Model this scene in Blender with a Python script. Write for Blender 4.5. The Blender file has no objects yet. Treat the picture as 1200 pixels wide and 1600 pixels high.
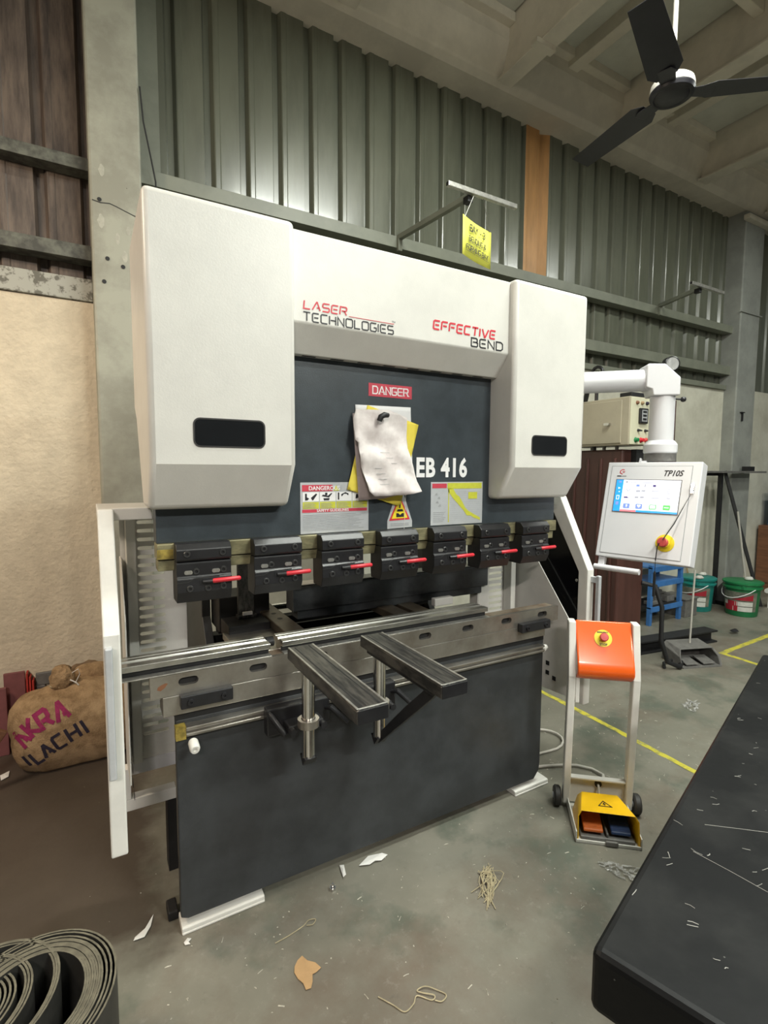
import bpy, bmesh, math, random
from mathutils import Vector, Matrix, noise
from mathutils.bvhtree import BVHTree

S = bpy.context.scene
C = S.collection
R = math.radians
PI = math.pi

# ------------------------------------------------------------------ camera
cam_d = bpy.data.cameras.new('camera')
cam = bpy.data.objects.new('camera', cam_d); C.objects.link(cam)
cam_d.sensor_fit = 'VERTICAL'; cam_d.sensor_height = 36.0
cam_d.lens = 803.75 * 36.0 / 1600.0
cam_d.clip_start = .02
_yw, _pt, _rl = R(-29.766), R(-4.64), R(.279)
_f = Vector((-math.sin(_yw)*math.cos(_pt), math.cos(_yw)*math.cos(_pt), math.sin(_pt)))
_r = Vector((math.cos(_yw), math.sin(_yw), 0)); _u = _r.cross(_f)
_r2 = _r*math.cos(_rl) + _u*math.sin(_rl); _u2 = _u*math.cos(_rl) - _r*math.sin(_rl)
cam.matrix_world = Matrix.Translation((-.1945, -1.5692, 1.4107)) @ Matrix((_r2, _u2, -_f)).transposed().to_4x4()
S.camera = cam

# ------------------------------------------------------------------ light
S.view_settings.view_transform = 'Standard'
S.view_settings.look = 'None'
S.view_settings.gamma = 1
S.view_settings.use_curve_mapping = False
S.view_settings.exposure = -0.04
W = bpy.data.worlds.new('hall'); S.world = W; W.use_nodes = True
W.node_tree.nodes['Background'].inputs[0].default_value = (.86, .93, 1.0, 1)
W.node_tree.nodes['Background'].inputs[1].default_value = .06

def area(name, loc, aim, sx, sy, power, col):
    d = bpy.data.lights.new(name, 'AREA'); d.shape = 'RECTANGLE'; d.size = sx; d.size_y = sy
    d.energy = power; d.color = col
    o = bpy.data.objects.new(name, d); C.objects.link(o); o.location = loc
    o.rotation_euler = (Vector(aim) - Vector(loc)).to_track_quat('-Z', 'Y').to_euler()
    return o
LAMP = (.96, 1.0, .93)
for nm, x_, y_, p_, c_ in (('bay_lamp', 1.75, -.62, 95, LAMP), ('hall_lamp', 2.4, -5.2, 240, LAMP), ('aisle_fill', 1.5, -2.5, 105, LAMP), ('far_lamp', 5.0, -.6, 50, LAMP), ('side_lamp', -2.0, -5.4, 300, (1.0, .91, .85))):  # the aisle one: unseen fill added to brighten near floor and pedal stand
    area(nm, (x_, y_, 4.08), (x_, y_, 0), 1.2, .25, p_, c_)          # overhead lamps out of view, facing down
    area(nm+'_top', (x_, y_, 4.10), (x_, y_, 9), 1.2, .10, p_*.24, c_)   # unseen upward fill added to brighten the ceiling
area('store_lamp', (-1.7, .05, 2.9), (-.7, 1.2, .9), .5, .3, 42, (1.0, .82, .62))

# ------------------------------------------------------------------ helpers
CURVES = []

class MB:
    def __init__(s): s.v = []; s.f = []
    def add(s, vs, fs):
        n = len(s.v); s.v += [tuple(q) for q in vs]; s.f += [tuple(i+n for i in q) for q in fs]; return s
    def box(s, x0, x1, y0, y1, z0, z1):
        return s.add([(x0,y0,z0),(x1,y0,z0),(x1,y1,z0),(x0,y1,z0),(x0,y0,z1),(x1,y0,z1),(x1,y1,z1),(x0,y1,z1)],
                     [(0,3,2,1),(4,5,6,7),(0,1,5,4),(1,2,6,5),(2,3,7,6),(3,0,4,7)])
    def prism(s, poly, ax, a, b):
        # poly: 2D points; ax='X': (y,z), 'Y': (x,z), 'Z': (x,y)
        def p3(q, t):
            return (t,q[0],q[1]) if ax == 'X' else (q[0],t,q[1]) if ax == 'Y' else (q[0],q[1],t)
        n = len(poly)
        return s.add([p3(q,a) for q in poly]+[p3(q,b) for q in poly],
                     [tuple(range(n-1,-1,-1)), tuple(range(n,2*n))]+[(i,(i+1)%n,n+(i+1)%n,n+i) for i in range(n)])
    def tube(s, pts, r, n=10, caps=True):
        pts = [Vector(p) for p in pts]; rs = r if isinstance(r,(list,tuple)) else [r]*len(pts)
        rings = []; up = None
        for i,p in enumerate(pts):
            a = pts[max(i-1,0)]; b = pts[min(i+1,len(pts)-1)]; t = (b-a)
            if t.length < 1e-9: t = Vector((0,0,1))
            t.normalize()
            if up is None:
                up = Vector((0,0,1)) if abs(t.z) < .9 else Vector((1,0,0))
            e1 = (up - t*up.dot(t)).normalized(); e2 = t.cross(e1); up = e1
            rings.append([p+(e1*math.cos(2*PI*k/n)+e2*math.sin(2*PI*k/n))*rs[i] for k in range(n)])
        vs = [q for g in rings for q in g]; fs = []
        for i in range(len(rings)-1):
            for k in range(n):
                fs.append((i*n+k, i*n+(k+1)%n, (i+1)*n+(k+1)%n, (i+1)*n+k))
        if caps:
            fs.append(tuple(range(n-1,-1,-1))); fs.append(tuple(range((len(rings)-1)*n, len(rings)*n)))
        return s.add(vs, fs)
    def lathe(s, prof, c=(0,0,0), n=24, M=None):
        vs = []; fs = []
        for r,z in prof:
            for k in range(n):
                q = Vector((r*math.cos(2*PI*k/n), r*math.sin(2*PI*k/n), z))
                if M is not None: q = M @ q
                vs.append(q+Vector(c))
        for i in range(len(prof)-1):
            for k in range(n):
                fs.append((i*n+k, i*n+(k+1)%n, (i+1)*n+(k+1)%n, (i+1)*n+k))
        if prof[0][0] > 1e-6: fs.append(tuple(range(n-1,-1,-1)))
        if prof[-1][0] > 1e-6: fs.append(tuple(range((len(prof)-1)*n, len(prof)*n)))
        return s.add(vs, fs)
    def strip(s, pts, w, t=.0006):
        # thick flat polyline in the local XY plane, z from 0 to t
        pts = [Vector((p[0],p[1])) for p in pts]; L = []; Rr = []
        closed = (pts[0]-pts[-1]).length < 1e-9 and len(pts) > 3
        if closed: pts = pts[:-1]
        n = len(pts)
        for i in range(n):
            a = pts[(i-1)%n] if (closed or i>0) else None; b = pts[(i+1)%n] if (closed or i<n-1) else None
            d1 = (pts[i]-a).normalized() if a is not None else None; d2 = (b-pts[i]).normalized() if b is not None else None
            if d1 is None: d1 = d2
            if d2 is None: d2 = d1
            n1 = Vector((-d1.y,d1.x)); n2 = Vector((-d2.y,d2.x)); m = n1+n2
            if m.length < .2: m = n1
            m.normalize(); k = w/2/max(m.dot(n1), .5)
            L.append(pts[i]+m*k); Rr.append(pts[i]-m*k)
        vs = [(p.x,p.y,t) for p in L]+[(p.x,p.y,t) for p in Rr]+[(p.x,p.y,0) for p in L]+[(p.x,p.y,0) for p in Rr]
        fs = []
        for i in range(n if closed else n-1):
            j = (i+1)%n
            fs += [(i,n+i,n+j,j),(i,j,2*n+j,2*n+i),(n+i,3*n+i,3*n+j,n+j)]
        return s.add(vs, fs)
    def xf(s, M):
        s.v = [tuple(M @ Vector(q)) for q in s.v]; return s
    def mesh(s, name):
        me = bpy.data.meshes.new(name); me.from_pydata(s.v, [], s.f)
        bm = bmesh.new(); bm.from_mesh(me); bmesh.ops.recalc_face_normals(bm, faces=bm.faces); bm.to_mesh(me); bm.free()
        return me

def setp(o, parent):
    if parent is not None:
        o.parent = parent
        if parent.type == 'EMPTY': o.matrix_parent_inverse = parent.matrix_basis.inverted()

def obj(name, mb, mat, parent=None, bev=0, seg=2, smooth=None, label=None, kind=None, loc=None):
    me = mb if isinstance(mb, bpy.types.Mesh) else mb.mesh(name)
    if mat is not None and not me.materials: me.materials.append(mat)
    o = bpy.data.objects.new(name, me); C.objects.link(o)
    if loc is not None: o.location = loc
    setp(o, parent)
    if bev:
        m = o.modifiers.new('edge', 'BEVEL'); m.width = bev; m.segments = seg; m.limit_method = 'ANGLE'; m.angle_limit = R(35)
    if smooth is not None:
        for p in me.polygons: p.use_smooth = True
        if smooth < 180:
            try: me.set_sharp_from_angle(angle=R(smooth))
            except Exception: pass
    if label: o['label'] = label
    if kind: o['kind'] = kind
    return o

def thing(name, label, cat, loc=(0,0,0), group=None, rot=None):
    o = bpy.data.objects.new(name, None); C.objects.link(o); o.location = loc; o.empty_display_size = .05
    if rot: o.rotation_euler = rot
    o['label'] = label; o['category'] = cat
    if group: o['group'] = group
    return o

def tag(o, label, cat, group=None, kind=None):
    o['label'] = label; o['category'] = cat
    if group: o['group'] = group
    if kind: o['kind'] = kind
    return o

def shape(name, loops, depth, M, mat, parent=None, label=None):
    # flat plate with holes: first loop outside, the others holes; local XY, z -depth/2..depth/2
    cu = bpy.data.curves.new(name, 'CURVE'); cu.dimensions = '2D'; cu.fill_mode = 'BOTH'; cu.extrude = depth/2
    for lp in loops:
        sp = cu.splines.new('POLY'); sp.points.add(len(lp)-1); sp.use_cyclic_u = True
        for i,p in enumerate(lp): sp.points[i].co = (p[0],p[1],0,1)
    return later(name, cu, M, mat, parent, label)

def text(name, s, size, M, mat, parent=None, xs=1.0, bold=0.0, shear=0.0, align='LEFT', depth=.0005, label=None, gap=1.0):
    cu = bpy.data.curves.new(name, 'FONT'); cu.body = s; cu.size = size; cu.extrude = depth; cu.offset = bold
    cu.shear = shear; cu.align_x = align; cu.space_character = gap; cu.resolution_u = 3
    return later(name, cu, M @ Matrix.Diagonal((xs,1,1,1)), mat, parent, label)

def later(name, cu, M, mat, parent, label):
    o = bpy.data.objects.new(name, cu); C.objects.link(o)
    CURVES.append((o, M, mat, parent, label)); return o

def finish_curves():
    dg = bpy.context.evaluated_depsgraph_get(); dg.update(); done = []
    for o, M, mat, parent, label in CURVES:
        me = bpy.data.meshes.new_from_object(o.evaluated_get(dg)); me.transform(M); done.append(me)
    for (o, M, mat, parent, label), me in zip(CURVES, done):
        base = o.name.split('.')[0]; bpy.data.objects.remove(o)
        me.materials.clear(); me.name = base
        obj(base, me, mat, parent, label=label)

def rrect(x0, x1, y0, y1, r, n=5):
    out = []
    for cx,cy,a in ((x1-r,y1-r,0),(x0+r,y1-r,90),(x0+r,y0+r,180),(x1-r,y0+r,270)):
        for k in range(n+1):
            t = R(a+90*k/n); out.append((cx+r*math.cos(t), cy+r*math.sin(t)))
    return out

def front(x, y, z): return Matrix.Translation((x,y,z)) @ Matrix.Rotation(R(90), 4, 'X')   # local x->X, y->Z, out->-Y

# ------------------------------------------------------------------ materials
def mat(name, col, rough=.5, metal=0.0, var=0.0, vscale=6.0, bump=0.0, bscale=60.0, col2=None, stretch=None, emit=None, spec=.5, alpha=None, trans=0.0, coat=0.0, detail=6, lo=.4, hi=.6, speck=None):
    m = bpy.data.materials.new(name); m.use_nodes = True; nt = m.node_tree; b = nt.nodes['Principled BSDF']
    b.inputs['Base Color'].default_value = (*col,1); b.inputs['Roughness'].default_value = rough
    b.inputs['Metallic'].default_value = metal; b.inputs['Specular IOR Level'].default_value = spec
    if trans: b.inputs['Transmission Weight'].default_value = trans
    if coat: b.inputs['Coat Weight'].default_value = coat; b.inputs['Coat Roughness'].default_value = .12
    if alpha is not None: b.inputs['Alpha'].default_value = alpha
    if emit: b.inputs['Emission Color'].default_value = (*col,1); b.inputs['Emission Strength'].default_value = emit
    tc = nt.nodes.new('ShaderNodeTexCoord'); src = tc.outputs['Object']
    if stretch:
        mp = nt.nodes.new('ShaderNodeMapping'); mp.inputs['Scale'].default_value = stretch
        nt.links.new(src, mp.inputs['Vector']); src2 = mp.outputs['Vector']
    else: src2 = src
    if var or col2:
        nz = nt.nodes.new('ShaderNodeTexNoise'); nz.inputs['Scale'].default_value = vscale; nz.inputs['Detail'].default_value = detail
        nz.inputs['Roughness'].default_value = .65
        nt.links.new(src2, nz.inputs['Vector'])
        cr = nt.nodes.new('ShaderNodeValToRGB'); e = cr.color_ramp.elements
        c2 = col2 or tuple(max(0,q*(1-var)) for q in col)
        e[0].position = lo; e[1].position = hi; e[0].color = (*c2,1); e[1].color = (*col,1)
        nt.links.new(nz.outputs['Fac'], cr.inputs['Fac']); out = cr.outputs['Color']
        if speck:
            vo = nt.nodes.new('ShaderNodeTexVoronoi'); vo.inputs['Scale'].default_value = speck[0]
            nt.links.new(src, vo.inputs['Vector'])
            lt = nt.nodes.new('ShaderNodeMath'); lt.operation = 'LESS_THAN'; lt.inputs[1].default_value = speck[1]
            nt.links.new(vo.outputs['Distance'], lt.inputs[0])
            mx = nt.nodes.new('ShaderNodeMixRGB'); mx.inputs[2].default_value = (*speck[2],1)
            nt.links.new(lt.outputs[0], mx.inputs[0]); nt.links.new(out, mx.inputs[1]); out = mx.outputs[0]
        nt.links.new(out, b.inputs['Base Color'])
        if emit: nt.links.new(out, b.inputs['Emission Color'])
    if bump:
        n2 = nt.nodes.new('ShaderNodeTexNoise'); n2.inputs['Scale'].default_value = bscale; n2.inputs['Detail'].default_value = 3
        nt.links.new(src2, n2.inputs['Vector'])
        bp = nt.nodes.new('ShaderNodeBump'); bp.inputs['Strength'].default_value = bump; bp.inputs['Distance'].default_value = .01
        nt.links.new(n2.outputs['Fac'], bp.inputs['Height']); nt.links.new(bp.outputs['Normal'], b.inputs['Normal'])
    return m

def floor_mat():
    m = bpy.data.materials.new('painted_concrete'); m.use_nodes = True; nt = m.node_tree; b = nt.nodes['Principled BSDF']
    tc = nt.nodes.new('ShaderNodeTexCoord')
    def nz(sc, det=6, rough=.6, off=(0,0,0)):
        mp = nt.nodes.new('ShaderNodeMapping'); mp.inputs['Location'].default_value = off
        n = nt.nodes.new('ShaderNodeTexNoise'); n.inputs['Scale'].default_value = sc; n.inputs['Detail'].default_value = det; n.inputs['Roughness'].default_value = rough
        nt.links.new(tc.outputs['Object'], mp.inputs['Vector']); nt.links.new(mp.outputs['Vector'], n.inputs['Vector']); return n.outputs['Fac']
    def ramp(fac, a, b2, ca, cb):
        r = nt.nodes.new('ShaderNodeValToRGB'); e = r.color_ramp.elements; e[0].position = a; e[1].position = b2
        e[0].color = (*ca,1); e[1].color = (*cb,1); nt.links.new(fac, r.inputs['Fac']); return r.outputs['Color']
    def mix(fac, a, b2):
        x = nt.nodes.new('ShaderNodeMixRGB'); nt.links.new(fac, x.inputs[0])
        for i,q in ((1,a),(2,b2)):
            if isinstance(q, tuple): x.inputs[i].default_value = (*q,1)
            else: nt.links.new(q, x.inputs[i])
        return x.outputs[0]
    base = ramp(nz(1.6), .35, .65, (.150,.145,.115), (.225,.215,.175))
    green = ramp(nz(2.3, off=(3,7,0)), .52, .62, (0,0,0), (1,1,1))
    c = mix(green, base, (.112,.125,.098))
    brown = ramp(nz(1.1, 8, .7, (9,2,0)), .50, .66, (0,0,0), (.75,.75,.75))
    c = mix(brown, c, (.145,.108,.080))
    fine = ramp(nz(26, 8, .75), .56, .70, (0,0,0), (.55,.55,.55))
    c = mix(fine, c, (.28,.27,.23))
    dark = ramp(nz(14, 8, .75, (1,5,2)), .60, .72, (0,0,0), (.6,.6,.6))
    c = mix(dark, c, (.09,.085,.07))
    # oily brown dirt with the floor shadow beside the machine painted into its tone
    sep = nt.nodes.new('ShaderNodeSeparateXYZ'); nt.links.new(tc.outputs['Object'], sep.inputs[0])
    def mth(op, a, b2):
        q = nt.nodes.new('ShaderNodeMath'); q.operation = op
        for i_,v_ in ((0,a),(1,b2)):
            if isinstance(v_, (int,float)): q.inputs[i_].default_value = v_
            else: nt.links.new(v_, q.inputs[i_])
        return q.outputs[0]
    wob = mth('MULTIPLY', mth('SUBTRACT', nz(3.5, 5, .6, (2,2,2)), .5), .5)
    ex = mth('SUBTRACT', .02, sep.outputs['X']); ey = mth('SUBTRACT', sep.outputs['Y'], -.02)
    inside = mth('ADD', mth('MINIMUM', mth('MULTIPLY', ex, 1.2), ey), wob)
    dirt_shade = ramp(inside, -.02, .12, (0,0,0), (.92,.92,.92))
    c = mix(dirt_shade, c, mix(nz(8, 8, .7, (5,1,1)), (.050,.036,.027), (.085,.064,.048)))
    # crumbs and scratches ground into the paint
    vo = nt.nodes.new('ShaderNodeTexVoronoi'); vo.inputs['Scale'].default_value = 38; nt.links.new(tc.outputs['Object'], vo.inputs['Vector'])
    sp = ramp(vo.outputs['Distance'], .035, .07, (1,1,1), (0,0,0))
    pick = ramp(nz(9, 3, .5, (4,4,4)), .58, .62, (0,0,0), (1,1,1))
    mm = nt.nodes.new('ShaderNodeMixRGB'); mm.blend_type = 'MULTIPLY'; mm.inputs[0].default_value = 1
    nt.links.new(sp, mm.inputs[1]); nt.links.new(pick, mm.inputs[2])
    c = mix(mm.outputs[0], c, (.62,.60,.53))
    nt.links.new(c, b.inputs['Base Color'])
    rr = ramp(nz(5), .35, .7, (.38,.38,.38), (.62,.62,.62)); nt.links.new(rr, b.inputs['Roughness'])
    bp = nt.nodes.new('ShaderNodeBump'); bp.inputs['Strength'].default_value = .12; bp.inputs['Distance'].default_value = .004
    nt.links.new(nz(60, 4), bp.inputs['Height']); nt.links.new(bp.outputs['Normal'], b.inputs['Normal'])
    return m

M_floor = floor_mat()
M_white = mat('white_enamel', (.68,.668,.625), .36, var=.07, vscale=5, bump=.035, bscale=240, speck=(30,.012,(.42,.38,.33)))
M_whitep = mat('white_panel_paint', (.72,.71,.665), .42, var=.08, vscale=9)
M_pale = mat('pale_grey_enamel', (.70,.70,.72), .32, var=.03, vscale=4)
M_dark = mat('charcoal_paint', (.042,.046,.050), .42, var=.28, vscale=7, bump=.05, bscale=220)
M_ram = mat('slate_paint', (.042,.053,.062), .36, var=.25, vscale=9, bump=.08, bscale=300, speck=(55,.03,(.07,.085,.095)))
M_black = mat('blackened_steel', (.016,.016,.018), .38, var=.3, vscale=20, bump=.03)
M_blackm = mat('matt_black', (.012,.012,.013), .6, var=.3, vscale=20)
M_olive = mat('oiled_brass_bar', (.30,.275,.155), .42, metal=.35, var=.45, vscale=14, stretch=(1,1,3))
M_oldbrass = mat('stained_brass', (.40,.30,.06), .5, var=.6, vscale=30)
M_steel = mat('ground_steel', (.50,.48,.44), .34, metal=.85, col2=(.30,.27,.23), vscale=8, lo=.3, hi=.7, bump=.04, bscale=90)
M_rusty = mat('rust_stained_steel', (.42,.36,.28), .5, metal=.5, col2=(.20,.13,.085), vscale=10, lo=.35, hi=.65)
M_bolt = mat('socket_screw_steel', (.075,.075,.075), .35, metal=.6, var=.2)
M_finger = mat('brown_oiled_steel', (.13,.105,.075), .4, metal=.5, var=.35, vscale=12)
M_gauge = mat('dark_gauge_steel', (.13,.14,.15), .36, metal=.5, var=.4, vscale=7)
M_polish = mat('polished_tool_steel', (.50,.49,.46), .27, metal=.9, var=.2, vscale=14)
M_chrome = mat('chrome', (.72,.71,.69), .16, metal=1.0, var=.12, vscale=8)
M_armtop = mat('worn_black_steel', (.12,.115,.105), .30, metal=.6, col2=(.04,.04,.04), vscale=30, stretch=(3,.4,1))
M_edge = mat('worn_bright_edge', (.62,.61,.57), .3, metal=.8, var=.3, vscale=40)
M_red = mat('red_grip', (.60,.025,.04), .4, var=.1)
M_redp = mat('red_print', (.62,.03,.05), .45, var=.08)
M_blackp = mat('black_print', (.018,.018,.022), .45, var=.1)
M_whitepr = mat('white_print', (.80,.80,.80), .45, var=.05)
M_greyp = mat('grey_print', (.34,.35,.36), .5, var=.15, vscale=60)
M_silver = mat('silver_label', (.55,.57,.59), .36, metal=.25, var=.08, vscale=20)
M_lime = mat('lime_print', (.55,.56,.05), .5, var=.12, vscale=40)
M_yel = mat('yellow_print', (.85,.68,.03), .5, var=.06)
M_crim = mat('crimson_print', (.55,.05,.08), .5, var=.12, vscale=25)
M_paper = mat('white_paper', (.72,.68,.66), .7, var=.14, vscale=14, col2=(.50,.44,.43), lo=.3, hi=.65)
M_paperp = mat('pinkish_paper', (.52,.44,.43), .7, var=.15, vscale=12)
M_paperb = mat('clean_paper', (.74,.74,.75), .65, var=.05)
M_papery = mat('yellow_paper', (.80,.66,.08), .65, var=.1, vscale=10)
M_signy = mat('bright_yellow_card', (.86,.85,.13), .6, var=.04)
M_glass = mat('smoked_window', (.012,.013,.014), .10, spec=.6, coat=.5, var=.2)
M_acry = mat('black_acrylic', (.005,.005,.006), .16, spec=.35, var=.2)
M_clear = mat('clear_acrylic', (.60,.68,.65), .08, alpha=.18, spec=.4, var=.02)
M_orange = mat('orange_gloss', (.80,.115,.012), .22, coat=.6, var=.06, vscale=6)
M_ydl = mat('yellow_plastic', (.86,.50,.01), .35, var=.07)
M_pedo = mat('orange_plastic', (.68,.16,.03), .5, var=.12, vscale=30)
M_pedb = mat('blue_plastic', (.022,.05,.14), .5, var=.15, vscale=30)
M_grey = mat('grey_plastic', (.16,.155,.145), .5, var=.25, vscale=25)
M_estop = mat('stop_red', (.50,.055,.05), .45, var=.08)
M_esty = mat('stop_yellow', (.78,.60,.02), .45, var=.08)
M_sheet = mat('green_grey_sheet', (.145,.153,.115), .27, var=.20, vscale=2.2, stretch=(3,3,.5), coat=.25, spec=.6, bump=.02, bscale=8)
M_rust = mat('rusty_sheet', (.150,.115,.092), .55, col2=(.055,.042,.036), vscale=7, stretch=(4,4,.6), lo=.35, hi=.65)
M_amber = mat('amber_sheet', (.50,.26,.095), .45, var=.2, vscale=6, stretch=(3,3,.4))
M_girt = mat('girt_paint', (.20,.21,.165), .45, var=.15, vscale=6)
M_girtd = mat('dirty_girt_paint', (.13,.135,.11), .6, col2=(.05,.05,.042), vscale=14)
M_plas = mat('cream_plaster', (.62,.54,.41), .85, var=.12, vscale=9, bump=.55, bscale=42, speck=(26,.05,(.36,.29,.20)))
M_plasr = mat('smooth_cream_plaster', (.60,.585,.49), .8, col2=(.44,.42,.34), vscale=3, lo=.3, hi=.6)
M_cop = mat('flaking_coping', (.36,.36,.32), .8, col2=(.13,.125,.105), vscale=22, lo=.42, hi=.5)
M_colm = mat('column_paint', (.36,.36,.295), .6, col2=(.27,.265,.215), vscale=4, bump=.06, bscale=14, speck=(9,.02,(.1,.09,.07)))
M_patch = mat('bare_plaster_patch', (.46,.45,.38), .7, var=.2, vscale=30)
M_colr = mat('grey_column_paint', (.30,.31,.285), .6, var=.2, vscale=4, bump=.05, bscale=14)
M_ceil = mat('ceiling_paint', (.64,.59,.49), .75, var=.16, vscale=3, bump=.06, bscale=30)
M_ceilp = mat('ceiling_board', (.56,.56,.49), .8, var=.12, vscale=4, bump=.05, bscale=60)
M_tape = mat('yellow_floor_tape', (.56,.50,.05), .65, vscale=26, col2=(.30,.28,.09), lo=.36, hi=.52)
M_iron = mat('black_surface_plate', (.006,.0065,.007), .45, col2=(.014,.0145,.0145), vscale=5, lo=.36, hi=.54, bump=.05, bscale=40, detail=10, spec=.16, speck=(24,.03,(.10,.10,.095)))
M_scr = mat('scratch', (.34,.335,.31), .5, var=.3, vscale=30)
M_fan = mat('fan_black', (.018,.017,.022), .4, var=.25, vscale=9)
M_fanw = mat('fan_white', (.72,.68,.62), .35, var=.05)
M_jute = mat('jute', (.42,.285,.155), .9, col2=(.23,.145,.07), vscale=16, bump=.5, bscale=190, lo=.35, hi=.6)
M_juted = mat('dark_jute', (.21,.135,.075), .9, var=.3, vscale=20, bump=.5, bscale=190)
M_pink = mat('magenta_stencil', (.30,.018,.10), .85, var=.25, vscale=60)
M_navy = mat('navy_stencil', (.022,.016,.035), .85, var=.3, vscale=60)
M_board = mat('maroon_board', (.22,.075,.075), .7, var=.2, vscale=8)
M_boardr = mat('red_lath', (.42,.03,.02), .6, var=.2, vscale=8)
M_wood = mat('brown_wood', (.20,.085,.04), .6, var=.35, vscale=5, stretch=(.4,1,8))
M_woodl = mat('pale_wood', (.40,.27,.14), .7, var=.3, vscale=6)
M_maroon = mat('press_maroon', (.075,.030,.024), .4, var=.35, vscale=3, stretch=(3,3,.4))
M_cream = mat('cream_enamel', (.60,.58,.43), .4, var=.06)
M_cream2 = mat('cream_enamel_shaded', (.40,.36,.27), .33, var=.12, vscale=3)  # darker copy of the cream: shade on the switch box put into its colour
M_blue = mat('blue_paint', (.045,.17,.44), .5, var=.2, vscale=9)
M_teal = mat('teal_plastic', (.015,.22,.19), .4, var=.2)
M_green = mat('green_plastic', (.015,.19,.065), .4, var=.2)
M_bwrap = mat('bucket_print_dark', (.10,.115,.085), .55, col2=(.20,.19,.15), vscale=14)
M_bred = mat('bucket_print_red', (.36,.015,.03), .5, var=.15)
M_bwht = mat('bucket_print_white', (.62,.62,.57), .55, var=.15, vscale=20)
M_blid = mat('dusty_lid', (.26,.16,.14), .7, var=.3, vscale=14)
M_cable = mat('grey_cable', (.48,.46,.41), .55, var=.1)
M_rubber = mat('rubber', (.03,.028,.026), .6, var=.3)
M_rollm = mat('dark_mill_sheet', (.035,.034,.03), .5, var=.4, vscale=9)
M_rolle = mat('rolled_edge', (.15,.138,.100), .6, var=.35, vscale=30)
M_card = mat('cardboard', (.52,.33,.16), .8, var=.15, vscale=10)
M_crumb = mat('pale_crumb', (.60,.57,.48), .8, var=.3, vscale=30)
M_straw = mat('straw', (.52,.45,.29), .85, var=.3, vscale=30)
M_litw = mat('white_litter', (.78,.77,.74), .7, var=.05)
M_rag = mat('clear_wrap', (.62,.62,.60), .2, alpha=.55, col2=(.30,.30,.28), vscale=90, lo=.45, hi=.55)
M_scrw = mat('screen_white', (.88,.90,1.0), .3, emit=.85, var=.02)
M_scrb = mat('screen_blue', (.03,.32,.80), .3, emit=.75, var=.05)
M_scrp = mat('screen_periwinkle', (.20,.29,.66), .3, emit=.6, var=.05)
M_scrg = mat('screen_green', (.10,.60,.12), .3, emit=.7, var=.05)
M_scrr = mat('screen_pink', (.85,.22,.26), .3, emit=.7, var=.05)
M_scrt = mat('screen_grey', (.42,.43,.50), .3, emit=.4, var=.05)
M_scrd = mat('screen_navy', (.05,.03,.20), .3, emit=.3, var=.05)

# ------------------------------------------------------------------ setting
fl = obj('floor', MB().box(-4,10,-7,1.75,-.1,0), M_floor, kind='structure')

wall = obj('wall_back', MB().box(-.145,10,1.55,1.75,0,2.34), M_plasr, kind='structure')
wl = obj('plaster_wall', MB().box(-4,-.1,1.55,1.75,0,2.262), M_plas, wall)
obj('coping', MB().box(-4,-.145,1.535,1.75,2.264,2.375), M_cop, wall, bev=.004)
obj('coping', MB().box(.09,5.85,1.52,1.75,2.30,2.35), M_girt, wall, bev=.004)

def sheet(x0, n, z0, z1, mt, pitch=.2, y=1.6):
    # trapezoidal sheet: wide pans toward the hall, narrow ribs away from it
    pr = []
    for i in range(n):
        a = x0+i*pitch
        pr += [(a,y),(a+.006,y-.003),(a+.030,y-.003),(a+.036,y),(a+.142,y),(a+.156,y+.034),(a+.186,y+.034)]
    pr.append((x0+n*pitch,y))
    mb = MB(); k = len(pr)
    mb.add([(p[0],p[1],z0) for p in pr]+[(p[0],p[1],z1) for p in pr]+[(p[0],p[1]+.004,z0) for p in pr]+[(p[0],p[1]+.004,z1) for p in pr],
           [(i,i+1,k+i+1,k+i) for i in range(k-1)]+[(2*k+i,3*k+i,3*k+i+1,2*k+i+1) for i in range(k-1)])
    return obj('sheet_panel', mb, mt, wall)
x = .235-.142
while x < 2.6: sheet(x, 4 if x < 2.2 else 2, 2.30, 4.6, M_sheet); x += .8
sheet(2.893, 1, 2.98, 4.6, M_amber, pitch=.262)
sheet(2.893, 1, 2.30, 2.979, M_sheet, pitch=.262)
x = 3.155
while x < 5.7: sheet(x, 4, 2.30, 4.6, M_sheet, pitch=.204); x += .816
x = 6.42
while x < 9.6: sheet(x, 4, 2.30, 4.6, M_sheet); x += .8
x = -.145-.2*4+.02
for k in range(4): sheet(x-.8*k, 4, 2.30, 4.6, M_rust)

def girt(x0, x1, z, h, mt, d=.095):
    # lipped C section with its web to the sheeting
    y0 = 1.59-d
    mb = MB().prism([(1.59,z),(y0,z),(y0,z+h),(y0+.004,z+h),(y0+.004,z+.004),(1.59,z+.004)],'X',x0,x1)
    mb.box(x0,x1,y0+.004,1.59,z+h-.004,z+h)
    obj('girt', mb, mt, wall, bev=.0015)
girt(.09, 5.86, 2.895, .075, M_girt); girt(.09, 5.86, 2.455, .09, M_girt)
girt(-4, -.145, 2.885, .06, M_girtd); girt(-4, -.145, 2.455, .07, M_girtd)
obj('flashing', MB().box(.09,.20,1.575,1.58,2.3,4.5), M_girt, wall)

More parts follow.
